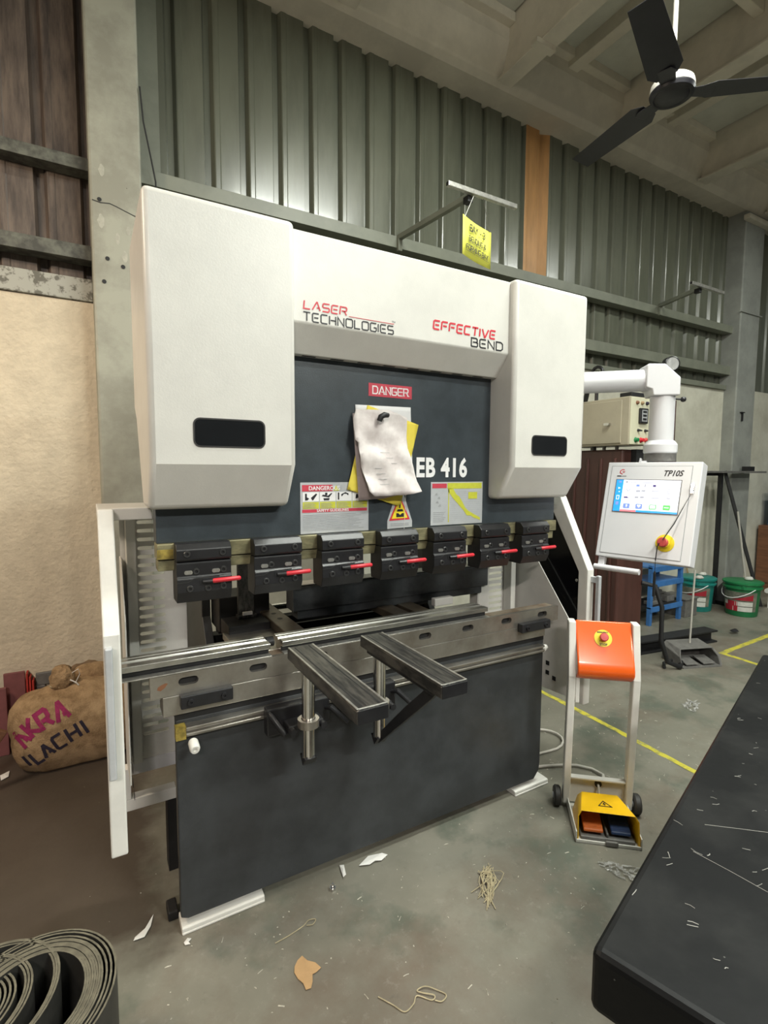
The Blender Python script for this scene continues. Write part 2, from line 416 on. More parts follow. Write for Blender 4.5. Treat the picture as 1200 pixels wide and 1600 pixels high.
def column(x0, x1, y0, mt, extra=None):
    c = obj('column', MB().box(x0,x1,y0,1.62,0,4.6), mt, bev=.012, kind='structure')
    return c
cl = column(-.145, .088, 1.40, M_colm)
for hx,hz in ((-.078,2.447),(-.096,2.334),(-.01,2.42),(-.104,2.72)):
    obj('bolt_hole', MB().lathe([(0,.0),(.008,.0),(.010,.002)], (hx,1.3995,hz), 12, Matrix.Rotation(R(90),3,'X')), M_blackm, cl)
obj('crack', MB().strip([(-.135,2.712),(-.10,2.706),(-.06,2.712),(-.03,2.704),(.0,2.694),(.05,2.678),(.086,2.676)], .004, .0008).xf(front(0,1.3995,0)), M_blackm, cl)
for q in ((-.10,2.62,.014,.035),(-.03,2.55,.010,.03),(.02,2.60,.009,.022),(-.09,2.86,.012,.03),(.0,2.47,.012,.03)):
    obj('paint_patch', MB().prism([(q[0]+q[2]*math.cos(R(30*k))*(1+.3*math.sin(k*2.3)),q[1]+q[3]*math.sin(R(30*k))) for k in range(12)],'Y',1.3992,1.3998), M_patch, cl)
cr = column(5.86, 6.25, 1.42, M_colr)
obj('weld_plate', MB().box(5.84,6.27,1.405,1.42,3.1,3.11), M_colr, cr)
obj('cable_clip', MB().box(5.95,6.02,1.40,1.42,2.05,2.06).box(5.98,5.99,1.40,1.42,1.96,2.05), M_blackm, cr)
o = obj('wall_cable', MB().tube([(.091,1.39,3.30),(.105,1.41,3.15),(.137,1.44,3.01),(.160,1.46,2.90),(.165,1.5,2.6)], .004, 6), M_blackm)
tag(o, 'thin black cable drooping down beside the steel column onto the cabinet top', 'cable')

obj('head_angle', MB().box(5.80,6.9,1.36,1.42,4.02,4.07), M_ceil, cr, bev=.003)
# ceiling: boards between joists, an edge beam along the wall
ce = obj('ceiling', MB().box(-4,10,-7,1.9,4.56,4.66), M_ceilp, kind='structure')
obj('edge_beam', MB().prism([(1.30,4.62),(1.30,4.36),(1.37,4.16),(1.42,4.13),(1.75,4.13),(1.75,4.62)],'X',-4,10), M_ceil, ce, bev=.01, seg=3)
mains = [-2.5+1.235*k for k in range(11)]
for xm in mains:
    j = obj('joist', MB().box(xm-.018,xm+.018,-7,1.36,4.14,4.56), M_ceil, ce)
    obj('flange', MB().box(xm-.065,xm+.065,-7,1.36,4.12,4.138), M_ceil, j, bev=.003)
    sx = xm+.6175
    obj('batten', MB().box(sx-.05,sx+.05,-7,1.32,4.40,4.55), M_ceil, ce, bev=.004)
    for q in (0,1):
        a = xm+.03+q*.63; b = a+.545
        yy = 1.27
        while yy > -6:
            obj('ceiling_panel', MB().box(a,b,yy-1.19,yy,4.50,4.54), M_ceilp, ce, bev=.004); yy -= 1.2
        obj('ledge', MB().box(a-.01,b+.01,1.24,1.33,4.44,4.50), M_ceil, ce, bev=.004)
for xm in mains[3:9]:
    obj('cross_beam', MB().box(xm+.02,xm+1.215,.30,.36,4.34,4.49), M_ceil, ce, bev=.004)
obj('bracket_plate', MB().box(2.33,2.50,.95,1.0,4.09,4.12), M_ceil, ce)

# ------------------------------------------------------------------ press brake
PB = thing('press_brake', 'large white and charcoal press brake with red lever clamps under the ram', 'press brake', (.76,.5,0))
# body frames and bed
obj('bed_plate', MB().prism([(0,.672),(0,.05),(.02,.04),(1.48,.04),(1.51,.075),(1.514,.11),(1.514,.672)],'Y',0,.03), M_dark, PB, bev=.003)
for xx in (.19, 1.29):
    obj('side_frame', MB().prism([(.03,.02),(1.05,.02),(1.05,2.05),(.10,2.05),(.10,1.36),(.62,1.30),(.62,.80),(.55,.70),(.03,.66)],'X',xx,xx+.035), M_dark, PB, bev=.003)
obj('bed_crossbeam', MB().box(.225,1.29,.60,.66,.30,.72), M_blackm, PB)
for (a,b) in ((.0,.255),(1.36,1.56)):
    obj('foot_plate', MB().box(a,b,-.012,.07,0,.008).prism([(-.010,.006),(-.010,.020),(-.004,.023),(.06,.023),(.06,.006)],'X',a,b), M_whitep, PB, bev=.003)
obj('anchor_block', MB().box(-.03,.0,.06,.12,0,.03), M_blackm, PB, bev=.004)
# table
def slot(cx, cy, L, H, n=6):
    r = H/2; pts = []
    for s_,a0 in ((1,-90),(-1,90)):
        for k in range(n+1):
            t = R(a0+180*k/n); pts.append((cx+s_*(L/2-r)+r*math.cos(t), cy+r*math.sin(t)))
    return pts
sl = [.036,.243,.450,.655,.872,1.075,1.277,1.483]
shape('table_plate', [[(-.067,.757),(1.579,.757),(1.579,.820),(-.067,.820)]]+[slot(q,.794,.056,.024) for q in sl], .016, front(0,-.010,0), M_steel, PB)
obj('table_back', MB().box(-.06,1.572,.002,.050,.757,.818), M_rusty, PB, bev=.002)
obj('die_bed', MB().box(-.06,1.21,.050,.105,.757,.8195), M_steel, PB, bev=.002)
for q in sl:
    obj('slot_recess', MB().box(q-.03,q+.03,-.001,.0015,.778,.810), M_blackm, PB)
    obj('clamp_nib', MB().box(q-.006,q+.006,-.016,-.004,.806,.812), M_black, PB)
obj('table_apron', MB().box(-.035,1.502,-.018,.06,.697,.756), M_steel, PB, bev=.002)
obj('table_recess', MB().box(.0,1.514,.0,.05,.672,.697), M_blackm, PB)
obj('rust_patch', MB().prism([(-.049,.782),(-.040,.778),(-.028,.786),(-.020,.797),(-.026,.799),(-.038,.795),(-.047,.790)],'Y',-.0186,-.0180), M_wood, PB)
for a,b,z0,z1 in ((.010,.158,.721,.760),(1.340,1.505,.738,.776)):
    o = obj('clamp_block', MB().box(a,b,-.046,-.018,z0,z1), M_black, PB, bev=.003)
    for q in (.18,.82):
        xx = a+(b-a)*q
        obj('bolt', MB().lathe([(0,.002),(.004,.002),(.0042,.007),(.009,.007),(.0095,0)], (xx,-.046,(z0+z1)/2), 12, Matrix.Rotation(R(90),3,'X')), M_black, o)
# dies
dprof = [(.020,.820),(.020,.838),(.000,.841),(.000,.856),(.002,.858),(.030,.858),(.033,.8545),(.036,.8545),(.039,.858),(.045,.850),(.051,.858),(.066,.858),(.069,.8545),(.072,.8545),(.075,.858),(.090,.858),(.090,.841),(.072,.838),(.072,.820)]
for a,b in ((-.14,.288),(.328,1.192)):
    dd = obj('lower_die', MB().prism(dprof,'X',a,b), M_polish, PB, bev=.0008)
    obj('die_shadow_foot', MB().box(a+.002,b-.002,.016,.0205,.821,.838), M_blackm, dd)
    obj('seat_lip', MB().box(a,b,-.016,.012,.820,.8235), M_edge, dd, bev=.0008)
obj('die_end_pin', MB().tube([(.288,.05,.848),(.312,.05,.848)], .016, 14), M_blackm, PB)
# front rail with knobs
rl = obj('front_rail', MB().prism([(0,.630),(-.030,.630),(-.034,.636),(-.034,.641),(-.022,.644),(-.022,.650),(-.034,.653),(-.034,.660),(0,.660)],'X',.024,1.488), M_steel, PB, bev=.0015)
obj('end_cap', MB().box(-.004,.024,-.030,0,.624,.662), M_oldbrass, rl)
KN = [(0,0),(.013,0),(.0145,.004),(.0145,.034),(.012,.040),(.006,.040),(.005,.034),(0,.034)]
obj('rail_knob', MB().lathe(KN, (.042,-.030,.612), 18, Matrix.Rotation(R(100),3,'X')), M_whitep, rl, smooth=40)
obj('rail_knob', MB().lathe([(q[0]*.9,q[1]*1.2) for q in KN], (1.49,-.02,.636), 18, Matrix.Rotation(R(30),3,'Z') @ Matrix.Rotation(R(90),3,'Y')), M_whitep, rl, smooth=40)

# ram and clamp bars
obj('ram', MB().prism([(-.037,1.200),(1.554,1.200),(1.554,1.34),(1.19,1.34),(1.19,1.80),(.33,1.80),(.33,1.34),(-.037,1.34)],'Y',0,.07), M_ram, PB, bev=.002)
obj('clamp_bar', MB().box(-.038,1.548,-.020,.05,1.156,1.200), M_olive, PB, bev=.002)
obj('clamp_bar', MB().box(-.036,1.540,-.010,.045,1.122,1.152), M_olive, PB, bev=.002)
obj('brass_end_mark', MB().box(-.0385,.004,-.0212,-.019,1.158,1.185), M_oldbrass, PB)
# seven tool holders sharing meshes
hb = MB().prism([(-.020,1.152),(-.055,1.152),(-.060,1.148),(-.060,1.110),(-.066,1.104),(-.066,1.066),(-.052,1.035),(.012,1.035),(.016,1.06),(.016,1.12),(-.010,1.125)],'X',0,.150).mesh('punch_holder')
hc = MB().prism([(-.020,1.154),(-.062,1.154),(-.066,1.160),(-.066,1.186),(-.050,1.203),(-.020,1.203)],'X',0,.150).mesh('top_cap')
hl = MB().tube([(.068,-.070,1.094),(.100,-.076,1.095)], [.005,.0062], 10).mesh('lever_stem')
hg = MB().tube([(.092,-.075,1.095),(.096,-.076,1.095),(.168,-.080,1.097),(.172,-.080,1.097)], [.004,.0068,.0068,.004], 12).mesh('lever_grip')
bolt = MB().lathe([(0,-.001),(.0042,-.001),(.0048,.0035),(.0085,.0035),(.0100,.0015),(.0104,-.002)], (0,0,0), 14, Matrix.Rotation(R(90),3,'X')).mesh('bolt')
hgv = MB().strip([(0,1.094),(.030,1.095),(.045,1.104),(.115,1.107)], .0024, .0012).xf(front(0,-.0658,0)).mesh('step_line')
hsl = MB().prism(rrect(0,.022,1.116,1.127,.005),'Y',-.063,-.055).mesh('slot_insert')
hk = MB().box(.060,.074,-.0672,-.064,1.087,1.099).mesh('lever_slot')
for m_ in (hb,hc,hl,hk): m_.materials.append(M_black)
bolt.materials.append(M_bolt)
hg.materials.append(M_red); hgv.materials.append(M_bolt); hsl.materials.append(M_edge)
for i in range(7):
    x0 = .006+.2172*i
    h = obj('punch_holder', hb, None, PB, loc=(x0,0,0), bev=.002)
    def sub(name, me, lx=0, ly=0, lz=0, **kw):
        o = obj(name, me, None, None, **kw); o.parent = h; o.location = (lx,ly,lz); return o
    sub('top_cap', hc, bev=.002)
    sub('lever_stem', hl, smooth=60)
    g = sub('lever_grip', hg, 0, 0, 0, smooth=60)
    sub('lever_slot', hk)
    sub('step_line', hgv)
    for q in (.020,.095): sub('slot_insert', hsl, q)
    for bx,by,bz in ((.028,-.066,1.174),(.125,-.066,1.174),(.052,-.060,1.123),(.127,-.060,1.123),(.034,-.066,1.076),(.083,-.066,1.074),(.125,-.066,1.076)):
        sub('bolt', bolt, bx, by, bz)

# white covers
def cabinet(x0, x1):
    p = [(.30,2.112),(-.127,2.112),(-.127,1.424),(-.052,1.300),(.09,1.300),(.235,1.555),(.30,1.60)]
    return obj('cylinder_cover', MB().prism(p,'X',x0,x1), M_white, PB, bev=.016, seg=4, smooth=30)
cA = cabinet(-.060, .335); cB = cabinet(1.181, 1.574)
for c_, a, b in ((cA,.050,.240),(cB,1.281,1.472)):
    obj('window', MB().prism(rrect(a,b,1.472,1.546,.016),'Y',-.1285,-.124), M_glass, c_)
    obj('window_rim', MB().strip(rrect(a,b,1.472,1.546,.016)+rrect(a,b,1.472,1.546,.016)[:1], .004, .0012).xf(front(0,-.1275,0)), M_rubber, c_)
mc = obj('ram_cover', MB().prism([(.30,2.106),(-.095,2.106),(-.095,1.845),(-.032,1.766),(.0,1.766),(.0,1.80),(.30,1.80)],'X',.330,1.186), M_white, PB, bev=.004, seg=3)
for k in range(8):
    a = .395+.0975*k
    obj('vent_slot', MB().box(a,a+.045,-.024,-.012,1.7652,1.767), M_blackm, mc)

# stroke lettering on the cover
G = {
 'L':[[(0,1),(0,0),(.75,0)]],'A':[[(0,0),(.42,1),(.5,1),(.92,0)],[(.5,.3),(.78,.3)]],
 'S':[[(.78,1),(.1,1),(0,.9),(0,.6),(.1,.5),(.7,.5),(.8,.4),(.8,.1),(.7,0),(0,0)]],
 'E':[[(.78,1),(.12,1),(0,.88),(0,.12),(.12,0),(.78,0)],[(.2,.5),(.72,.5)]],
 'R':[[(0,0),(0,1),(.68,1),(.8,.88),(.8,.6),(.68,.48),(.2,.48)],[(.5,.48),(.85,0)]],
 'T':[[(0,1),(.85,1)],[(.42,1),(.42,0)]],
 'C':[[(.8,1),(.12,1),(0,.88),(0,.12),(.12,0),(.8,0)]],
 'H':[[(0,1),(0,0)],[(.8,1),(.8,0)],[(.15,.5),(.8,.5)]],
 'N':[[(0,0),(0,1),(.8,0),(.8,1)]],
 'O':[[(.12,1),(.75,1),(.87,.88),(.87,.12),(.75,0),(.12,0),(0,.12),(0,.88),(.12,1)]],
 'G':[[(.82,1),(.12,1),(0,.88),(0,.12),(.12,0),(.7,0),(.82,.12),(.82,.45),(.45,.45)]],
 'I':[[(0,1),(0,0)]],'F':[[(0,0),(0,.88),(.12,1),(.78,1)],[(.2,.52),(.7,.52)]],
 'V':[[(0,1),(.42,0),(.5,0),(.92,1)]],
 'B':[[(0,0),(0,1),(.62,1),(.74,.88),(.74,.62),(.62,.52),(.2,.52)],[(.62,.52),(.8,.42),(.8,.12),(.68,0),(0,0)]],
 'D':[[(0,0),(0,1),(.62,1),(.84,.8),(.84,.2),(.62,0),(0,0)]],
 'Y':[[(0,1),(.4,.5),(.8,1)],[(.4,.5),(.4,0)]],'K':[[(0,0),(0,1)],[(.75,1),(.05,.45),(.78,0)]],
 'P':[[(0,0),(0,1),(.68,1),(.8,.88),(.8,.58),(.68,.46),(0,.46)]],
 'M':[[(0,0),(0,1),(.45,.3),(.9,1),(.9,0)]],'U':[[(0,1),(0,.12),(.12,0),(.7,0),(.82,.12),(.82,1)]],
 '-':[[(.1,.42),(.6,.42)]],'3':[[(0,.85),(.2,1),(.5,1),(.65,.85),(.65,.65),(.3,.53)],[(.3,.53),(.6,.45),(.7,.3),(.68,.12),(.45,0),(.15,0),(0,.12)]],
 '&':[[(.8,0),(.15,.75),(.25,1),(.5,.95),(.5,.75),(.05,.35),(.1,.05),(.45,0),(.75,.4)]],
}
def wd(ch): return max([p[0] for s_ in G[ch] for p in s_]+[.05])
def word(s, x0, x1, z0, z1, w, shear=0., serif=0.):
    tot = sum(wd(c) for c in s if c != ' ')+.28*(len(s)-1)+.3*s.count(' ')
    k = (x1-x0)/tot; h = z1-z0; mb = MB(); x = x0
    for c in s:
        if c == ' ': x += .58*k; continue
        for st in G[c]:
            pts = [(x+p[0]*k+shear*p[1]*h, z0+p[1]*h) for p in st]
            mb.strip(pts, w)
            if serif and (st[0] != st[-1]) and c in 'BAYENDIFORMG':
                for q in (pts[0],pts[-1]): mb.strip([(q[0]-serif,q[1]),(q[0]+serif,q[1])], w*.55)
        x += (wd(c)+.28)*k
    return mb
FM = front(0,-.0953,0)
obj('lettering', word('LASER',.372,.512,1.886,1.909,.0042,.10).xf(FM), M_redp, mc, label='red LASER lettering')
obj('lettering', word('TECHNOLOGIES',.371,.680,1.851,1.876,.0040).xf(FM), M_blackp, mc, label='black TECHNOLOGIES lettering')
obj('underline', MB().strip([(.520,1.884),(.682,1.8835)],.0016).xf(FM), M_redp, mc)
obj('trade_mark', MB().strip([(.674,1.893),(.680,1.893)],.0012).strip([(.677,1.893),(.677,1.888)],.0012).strip([(.681,1.888),(.681,1.893),(.684,1.889),(.687,1.893),(.687,1.888)],.0012).xf(FM), M_greyp, mc)
obj('lettering', word('EFFECTIVE',.838,1.112,1.891,1.919,.0062,.10).xf(FM), M_redp, mc, label='red EFFECTIVE lettering')
obj('lettering', word('BEND',1.003,1.150,1.853,1.882,.0050).xf(FM), M_blackp, mc, label='black BEND lettering')

# labels on the ram
RM = front(0,-.0006,0)
def plate(name, poly, m_, t=.0008, y=0.0, parent=PB, label=None):
    return obj(name, MB().prism(poly,'Y',y-t,y), m_, parent, label=label)
def rect(a,b,c,d): return [(a,c),(b,c),(b,d),(a,d)]
dl = plate('danger_label', rect(.640,.814,1.663,1.707), M_crim, .0010, label='red label reading DANGER')
obj('lettering', word('DANGER',.656,.799,1.672,1.697,.0040,0,.0045).xf(front(0,-.0010,0)), M_whitepr, dl)
text('model_lettering', 'EB 416', .096, front(.834,-.0012,1.389), M_whitepr, PB, xs=.80, bold=.0034, gap=1.09, label='white EB 416 lettering')
w1 = plate('safety_label', rect(.392,.640,1.203,1.370), M_silver, .0012, label='silver safety label headed DANGEROUS')
FY = -.0012
def dec(name, poly, m_, parent, y=FY, t=.0006): return plate(name, poly, m_, t, y, parent)
dec('red_band', rect(.398,.505,1.341,1.362), M_crim, w1)
dec('warning_triangle', [(.508,1.342),(.530,1.342),(.519,1.361)], M_lime, w1)
dec('red_corner', rect(.535,.634,1.341,1.362), M_silver, w1)
text('lettering', 'DANGEROUS', .0185, front(.420,FY-.0008,1.345), M_whitepr, w1, xs=1.0, bold=.0003)
for k in range(4):
    a = .400+.0595*k
    dec('picture_cell', rect(a,a+.056,1.308,1.338), M_whitepr, w1)
    dec('caption_cell', rect(a,a+.056,1.284,1.306), M_lime, w1)
    for r_ in range(4):
        dec('caption_line', rect(a+.004,a+.044-.005*(r_%2),1.287+.0046*r_,1.2885+.0046*r_), M_greyp, w1, FY-.0006)
pic = [[(.408,1.312),(.408,1.334),(.414,1.334),(.414,1.322),(.422,1.318),(.416,1.312)],[(.428,1.320),(.446,1.334),(.450,1.331),(.436,1.312),(.432,1.312)],
       [(.466,1.325),(.492,1.320),(.504,1.334),(.500,1.335),(.488,1.326),(.470,1.330)],[(.474,1.311),(.492,1.311),(.494,1.318),(.472,1.318)],[(.478,1.328),(.486,1.328),(.486,1.336),(.478,1.336)],
       [(.524,1.312),(.529,1.312),(.529,1.336),(.524,1.336)],[(.536,1.330),(.552,1.337),(.564,1.332),(.562,1.326),(.556,1.331),(.546,1.331),(.538,1.322)],[(.590,1.314),(.612,1.320),(.616,1.334),(.604,1.328),(.592,1.330)]]
for p in pic: dec('pictogram', p, M_blackp, w1, FY-.0006)
dec('red_strip', rect(.398,.634,1.272,1.282), M_crim, w1)
text('lettering', 'SAFETY GUIDELINES', .0115, front(.448,FY-.0008,1.2735), M_whitepr, w1, xs=1.12, bold=.0002)
for r_ in range(10):
    dec('text_line', rect(.400,.622-.02*((r_*7)%5)/2,1.2135+.0055*r_,1.2150+.0055*r_), M_greyp, w1)
w2 = plate('chart_label', rect(.902,1.149,1.206,1.368), M_silver, .0012, label='silver bending chart label with a lime stair pattern')
dec('red_band', rect(.908,.974,1.345,1.362), M_crim, w2)
dec('lime_band', rect(.978,1.144,1.342,1.364), M_lime, w2)
stair = [(.980,1.343),(1.004,1.343),(1.020,1.320),(1.034,1.312),(1.050,1.290),(1.064,1.268),(1.080,1.255),(1.095,1.248),(1.110,1.240),(1.128,1.232),(1.138,1.228),(1.138,1.216),(1.126,1.222),(1.110,1.226),(1.092,1.236),(1.072,1.238),(1.056,1.258),(1.040,1.272),(1.024,1.288),(1.008,1.302),(.994,1.318),(.982,1.330)]
dec('lime_stair', stair, M_lime, w2)
dec('lime_box', rect(1.078,1.122,1.302,1.328), M_lime, w2)
dec('lime_rule', rect(.982,.986,1.215,1.340), M_lime, w2)
for r_ in range(6):
    dec('text_line', rect(.914,.958+.006*(r_%3),1.2185+.007*r_,1.2205+.007*r_), M_greyp, w2)
for q in ((.926,1.322),(.938,1.308),(.930,1.292),(.942,1.280)):
    dec('small_figure', [(q[0]-.006,q[1]-.003),(q[0]+.007,q[1]-.004),(q[0]+.004,q[1]+.005),(q[0]-.002,q[1]+.003)], M_greyp, w2)
for r_ in range(16):
    dec('rule', rect(.990,1.142,1.2125+.0078*r_,1.2129+.0078*r_), M_greyp, w2, FY, .0003)
w3 = plate('crush_label', [(.716,1.203),(.820,1.206),(.820,1.228),(.782,1.330),(.752,1.330),(.716,1.231)], M_silver, .0012, label='silver label with red bordered crush hazard triangle')
dec('red_triangle', [(.723,1.232),(.810,1.234),(.766,1.322)], M_redp, w3)
dec('yellow_triangle', [(.733,1.2385),(.800,1.240),(.766,1.311)], M_yel, w3, FY-.0006)
for p in ([(.752,1.244),(.784,1.244),(.784,1.258),(.776,1.258),(.768,1.251),(.760,1.258),(.752,1.258)],[(.754,1.264),(.782,1.264),(.778,1.272),(.758,1.272)],[(.764,1.276),(.769,1.276),(.770,1.296),(.766,1.302),(.763,1.296)]):
    dec('pictogram', p, M_blackp, w3, FY-.0012)
for r_ in range(2): dec('text_line', rect(.730,.806,1.213+.006*r_,1.2155+.006*r_), M_greyp, w3)

# back gauge behind the dies
bg = obj('gauge_beam', MB().prism([(.32,.855),(.32,.950),(.335,.956),(.40,.956),(.40,.855)],'X',.478,1.470).prism([(.33,.82),(.40,.82),(.40,.856),(.33,.856)],'X',.50,1.44), M_gauge, PB, bev=.003)
obj('top_strip', MB().box(.49,1.46,.325,.395,.956,.959), M_whitep, bg)
for xg in (.40, .86, .96):
    gd = obj('gauge_finger', MB().box(xg,xg+.075,.17,.62,.795,.826), M_finger, PB, bev=.003)
    for q in (.012,.060):
        obj('finger_hole', MB().lathe([(0,.0),(.005,.0),(.006,.0006)], (xg+q,.17,.812), 10, Matrix.Rotation(R(90),3,'X')), M_blackm, gd)
    for q in (.36,.44,.52):
        obj('top_hole', MB().lathe([(0,.0),(.010,.0),(.011,.0006)], (xg+.038,q,.826), 12), M_blackm, gd)
obj('gauge_carriage', MB().box(.235,.44,.50,.66,.76,.90).box(.24,.40,.36,.50,.76,.82), M_blackm, PB, bev=.004)
obj('carriage_post', MB().box(.30,.365,.46,.475,.83,1.12).box(.295,.37,.44,.48,.822,.834), M_armtop, PB, bev=.002)
obj('gauge_slider', MB().box(.315,.352,.44,.452,.834,.846), M_whitep, PB)
obj('gauge_rail', MB().box(.24,1.28,.55,.60,.74,.775), M_blackm, PB, bev=.002)
obj('inner_plate', MB().box(.225,.45,.16,.40,.765,.790), M_steel, PB, bev=.002)
obj('white_block', MB().box(1.10,1.20,.24,.27,.815,.850), M_whitep, PB, bev=.004)
obj('gauge_screw', MB().tube([(.24,.63,.80),(1.28,.63,.80)], .014, 10), M_chrome, PB)

# side covers with slotted back panels, guards at both ends
def side(sgn):
    X = (lambda q: q) if sgn > 0 else (lambda q: 1.514-q)
    lo = lambda a,b: (min(X(a),X(b)), max(X(a),X(b)))
    # slotted panel in the plane across the machine
    slots = []
    for k in range(26):
        zc = 1.232-.0296*k
        slots.append([(X(p[0]),p[1]) for p in slot(-.0215,zc,.083,.0125,5)])
    a,b = lo(-.115,.085)
    shape('slotted_panel', [[(a,.405),(b,.405),(b,1.255),(a,1.255)]]+slots, .003, front(0,.34,0), M_whitep, PB)
    a,b = lo(.083,.090); obj('panel_return', MB().box(a,b,.34,.40,.405,1.255), M_whitep, PB, bev=.002)
    # side plate
    a,b = lo(-.118,-.114)
    obj('side_plate', MB().prism([(.345,1.12),(.26,1.12),(-.085,.70),(-.085,.405),(.345,.385)] if sgn < 0 else [(.345,1.12),(.26,1.12),(.14,.95),(.14,.43),(.345,.405)],'X',a,b), M_whitep, PB, bev=.001)
    for q,z_ in ((.075,.52),(.075,.475),(.035,.46)):
        a2,b2 = lo(-.1142,-.1128); obj('square_hole', MB().box(a2,b2,q-.010,q+.010,z_-.010,z_+.010), M_blackm, PB)
    a,b = lo(-.100,-.070); obj('corner_post', MB().box(a,b,.28,.335,.42,1.25), M_whitep, PB, bev=.003)
    # guard frame
    a,b = lo(-.180,-.140)
    gf = obj('guard_frame', MB().prism([(.11,1.298),(.055,1.298),(-.108,.985),(-.108,.385),(-.058,.385),(-.058,.972),(.11,1.250)],'X',a,b), M_whitep, PB, bev=.004)
    a2,b2 = lo(-.180,-.035)
    obj('guard_top_rail', MB().box(a2,b2,.10,.34,1.262,1.298), M_whitep, gf, bev=.003)
    a3,b3 = lo(-.158,-.152)
    obj('guard_pane', MB().prism([(.20,1.262),(.11,1.25),(-.058,.972),(-.058,.60),(.20,.93)],'X',a3,b3), M_acry if sgn < 0 else M_clear, gf)
    a4,b4 = lo(-.178,-.160)
    obj('grip_bar', MB().box(a4,b4,-.150,-.132,.62,.965), M_silver, gf, bev=.004)
    for z_ in (.64,.945): obj('grip_stud', MB().box(a4,b4,-.134,-.106,z_-.012,z_+.012), M_silver, gf)
    for z_ in (.93,.72):
        obj('pane_screw', MB().lathe([(0,.004),(.005,.003),(.007,0)], (X(-.146),-.045,z_), 10, Matrix.Rotation(R(90*sgn),3,'Y')), M_edge, gf)
    a5,b5 = lo(-.140,.030); obj('guard_foot', MB().box(a5,b5,.28,.32,.262,.302), M_whitep, PB, bev=.002)
    a6,b6 = lo(-.140,-.110); obj('foot_strut', MB().box(a6,b6,.28,.32,.302,.41), M_whitep, PB, bev=.002)
    a7,b7 = lo(-.140,.030); obj('foot_leg', MB().box(a7+.14,b7,.28,.34,0,.262), M_blackm, PB)
side(1); side(-1)
obj('panel_base', MB().box(-.115,.085,.335,.36,.355,.403), M_pale, PB, bev=.002)

# support arms on the front rail
def support(xc, y0, y1, name):
    xa, xb = xc-.043, xc+.043
    a = obj('support_arm', MB().prism([(xa,.825),(xa,.856),(xa+.006,.861),(xb-.006,.861),(xb,.856),(xb,.825)],'Y',y0,y1), M_armtop, PB, bev=.002)
    for q in (xa+.004, xb-.004): obj('bright_edge', MB().box(q-.0030,q+.0030,y0+.002,y1-.002,.8600,.8622), M_edge, a, bev=.0008)
    obj('bright_edge', MB().box(xa+.006,xb-.006,y0+.001,y0+.006,.8600,.8620), M_edge, a, bev=.0008)
    for q in (xa+.020, xb-.020): obj('top_groove', MB().box(q-.002,q+.002,y0+.012,y1-.01,.8606,.8613), M_blackm, a)
    obj('end_face', MB().box(xa+.002,xb-.002,y0-.002,y0,.824,.858), M_black, a, bev=.002)
    obj('under_channel', MB().box(xa+.014,xb-.014,y0+.06,y1-.02,.806,.826), M_black, a, bev=.003)
    obj('arm_column', MB().tube([(xc,-.135,.530),(xc,-.135,.828)], .0205, 20), M_chrome, PB, smooth=60)
    obj('column_tip', MB().prism([(-.158,.534),(-.135,.505),(-.112,.534)],'X',xc-.020,xc+.020), M_black, PB, bev=.001)
    if xc > .5: obj('gusset', MB().prism([(-.140,.508),(-.115,.520),(-.30,.700),(-.40,.790),(-.40,.815),(-.47,.815),(-.44,.780)],'X',xc-.006,xc+.006), M_black, PB, bev=.002)
    cb = obj('arm_clamp', MB().box(xc-.11,xc+.10,-.072,-.036,.588,.674), M_black, PB, bev=.004)
    obj('clamp_ring', MB().lathe([(.022,-.012),(.033,-.012),(.033,.012),(.022,.012),(.022,-.012)], (xc,-.135,.640), 20), M_steel, cb, smooth=40)
    obj('clamp_ear', MB().box(xc-.058,xc+.058,-.122,-.070,.606,.632), M_black, cb, bev=.004)
    for q in (-.048,.050):
        obj('clamp_bolt', MB().tube([(xc+q,-.122,.619),(xc+q,-.142,.619)], .011, 14), M_black, cb, smooth=40)
    obj('clamp_lever', MB().tube([(xc-.102,-.072,.664),(xc-.100,-.090,.660),(xc-.066,-.108,.604)], [.006,.009,.010], 10), M_black, cb, smooth=60)
    obj('clamp_lever', MB().tube([(xc+.085,-.072,.640),(xc+.090,-.100,.652),(xc+.138,-.125,.600)], [.006,.010,.008], 10), M_black, cb, smooth=60)
support(.362, -.550, -.072, 'a'); support(.612, -.535, -.078, 'b')

# ------------------------------------------------------------------ papers on the ram
def paper(name, poly, y, m_, label, wave=.004, seed=0, nx=14, nz=18):
    xs_ = [p[0] for p in poly]; zs = [p[1] for p in poly]; x0,x1,z0,z1 = min(xs_),max(xs_),min(zs),max(zs)
    bm = bmesh.new(); vs = [bm.verts.new((p[0],y,p[1])) for p in poly]; f = bm.faces.new(vs)
    for k in range(1,nx):
        q = x0+(x1-x0)*k/nx
        bmesh.ops.bisect_plane(bm, geom=bm.verts[:]+bm.edges[:]+bm.faces[:], plane_co=(q,0,0), plane_no=(1,0,0))
    for k in range(1,nz):
        q = z0+(z1-z0)*k/nz
        bmesh.ops.bisect_plane(bm, geom=bm.verts[:]+bm.edges[:]+bm.faces[:], plane_co=(0,0,q), plane_no=(0,0,1))
    for v in bm.verts:
        h = max(0,(z1-v.co.z)/(z1-z0))
        n_ = .7*noise.noise(Vector((v.co.x*14+seed, v.co.z*11, seed*1.7)))+1.5*abs(noise.noise(Vector((v.co.x*17+v.co.z*9,v.co.z*12+seed,3))))+.8*abs(math.sin((v.co.x*.75+v.co.z)*26+seed))*(1 if wave > .01 else 0)
        v.co.y = y-wave*(.4+n_)*(.4+h)-h*h*wave*1.6
    me = bpy.data.meshes.new(name); bm.to_mesh(me); bm.free()
    o = obj(name, me, m_, smooth=180); sm = o.modifiers.new('sheet','SOLIDIFY'); sm.thickness = .0005
    return tag(o, label, 'paper', 'papers hung on the ram')
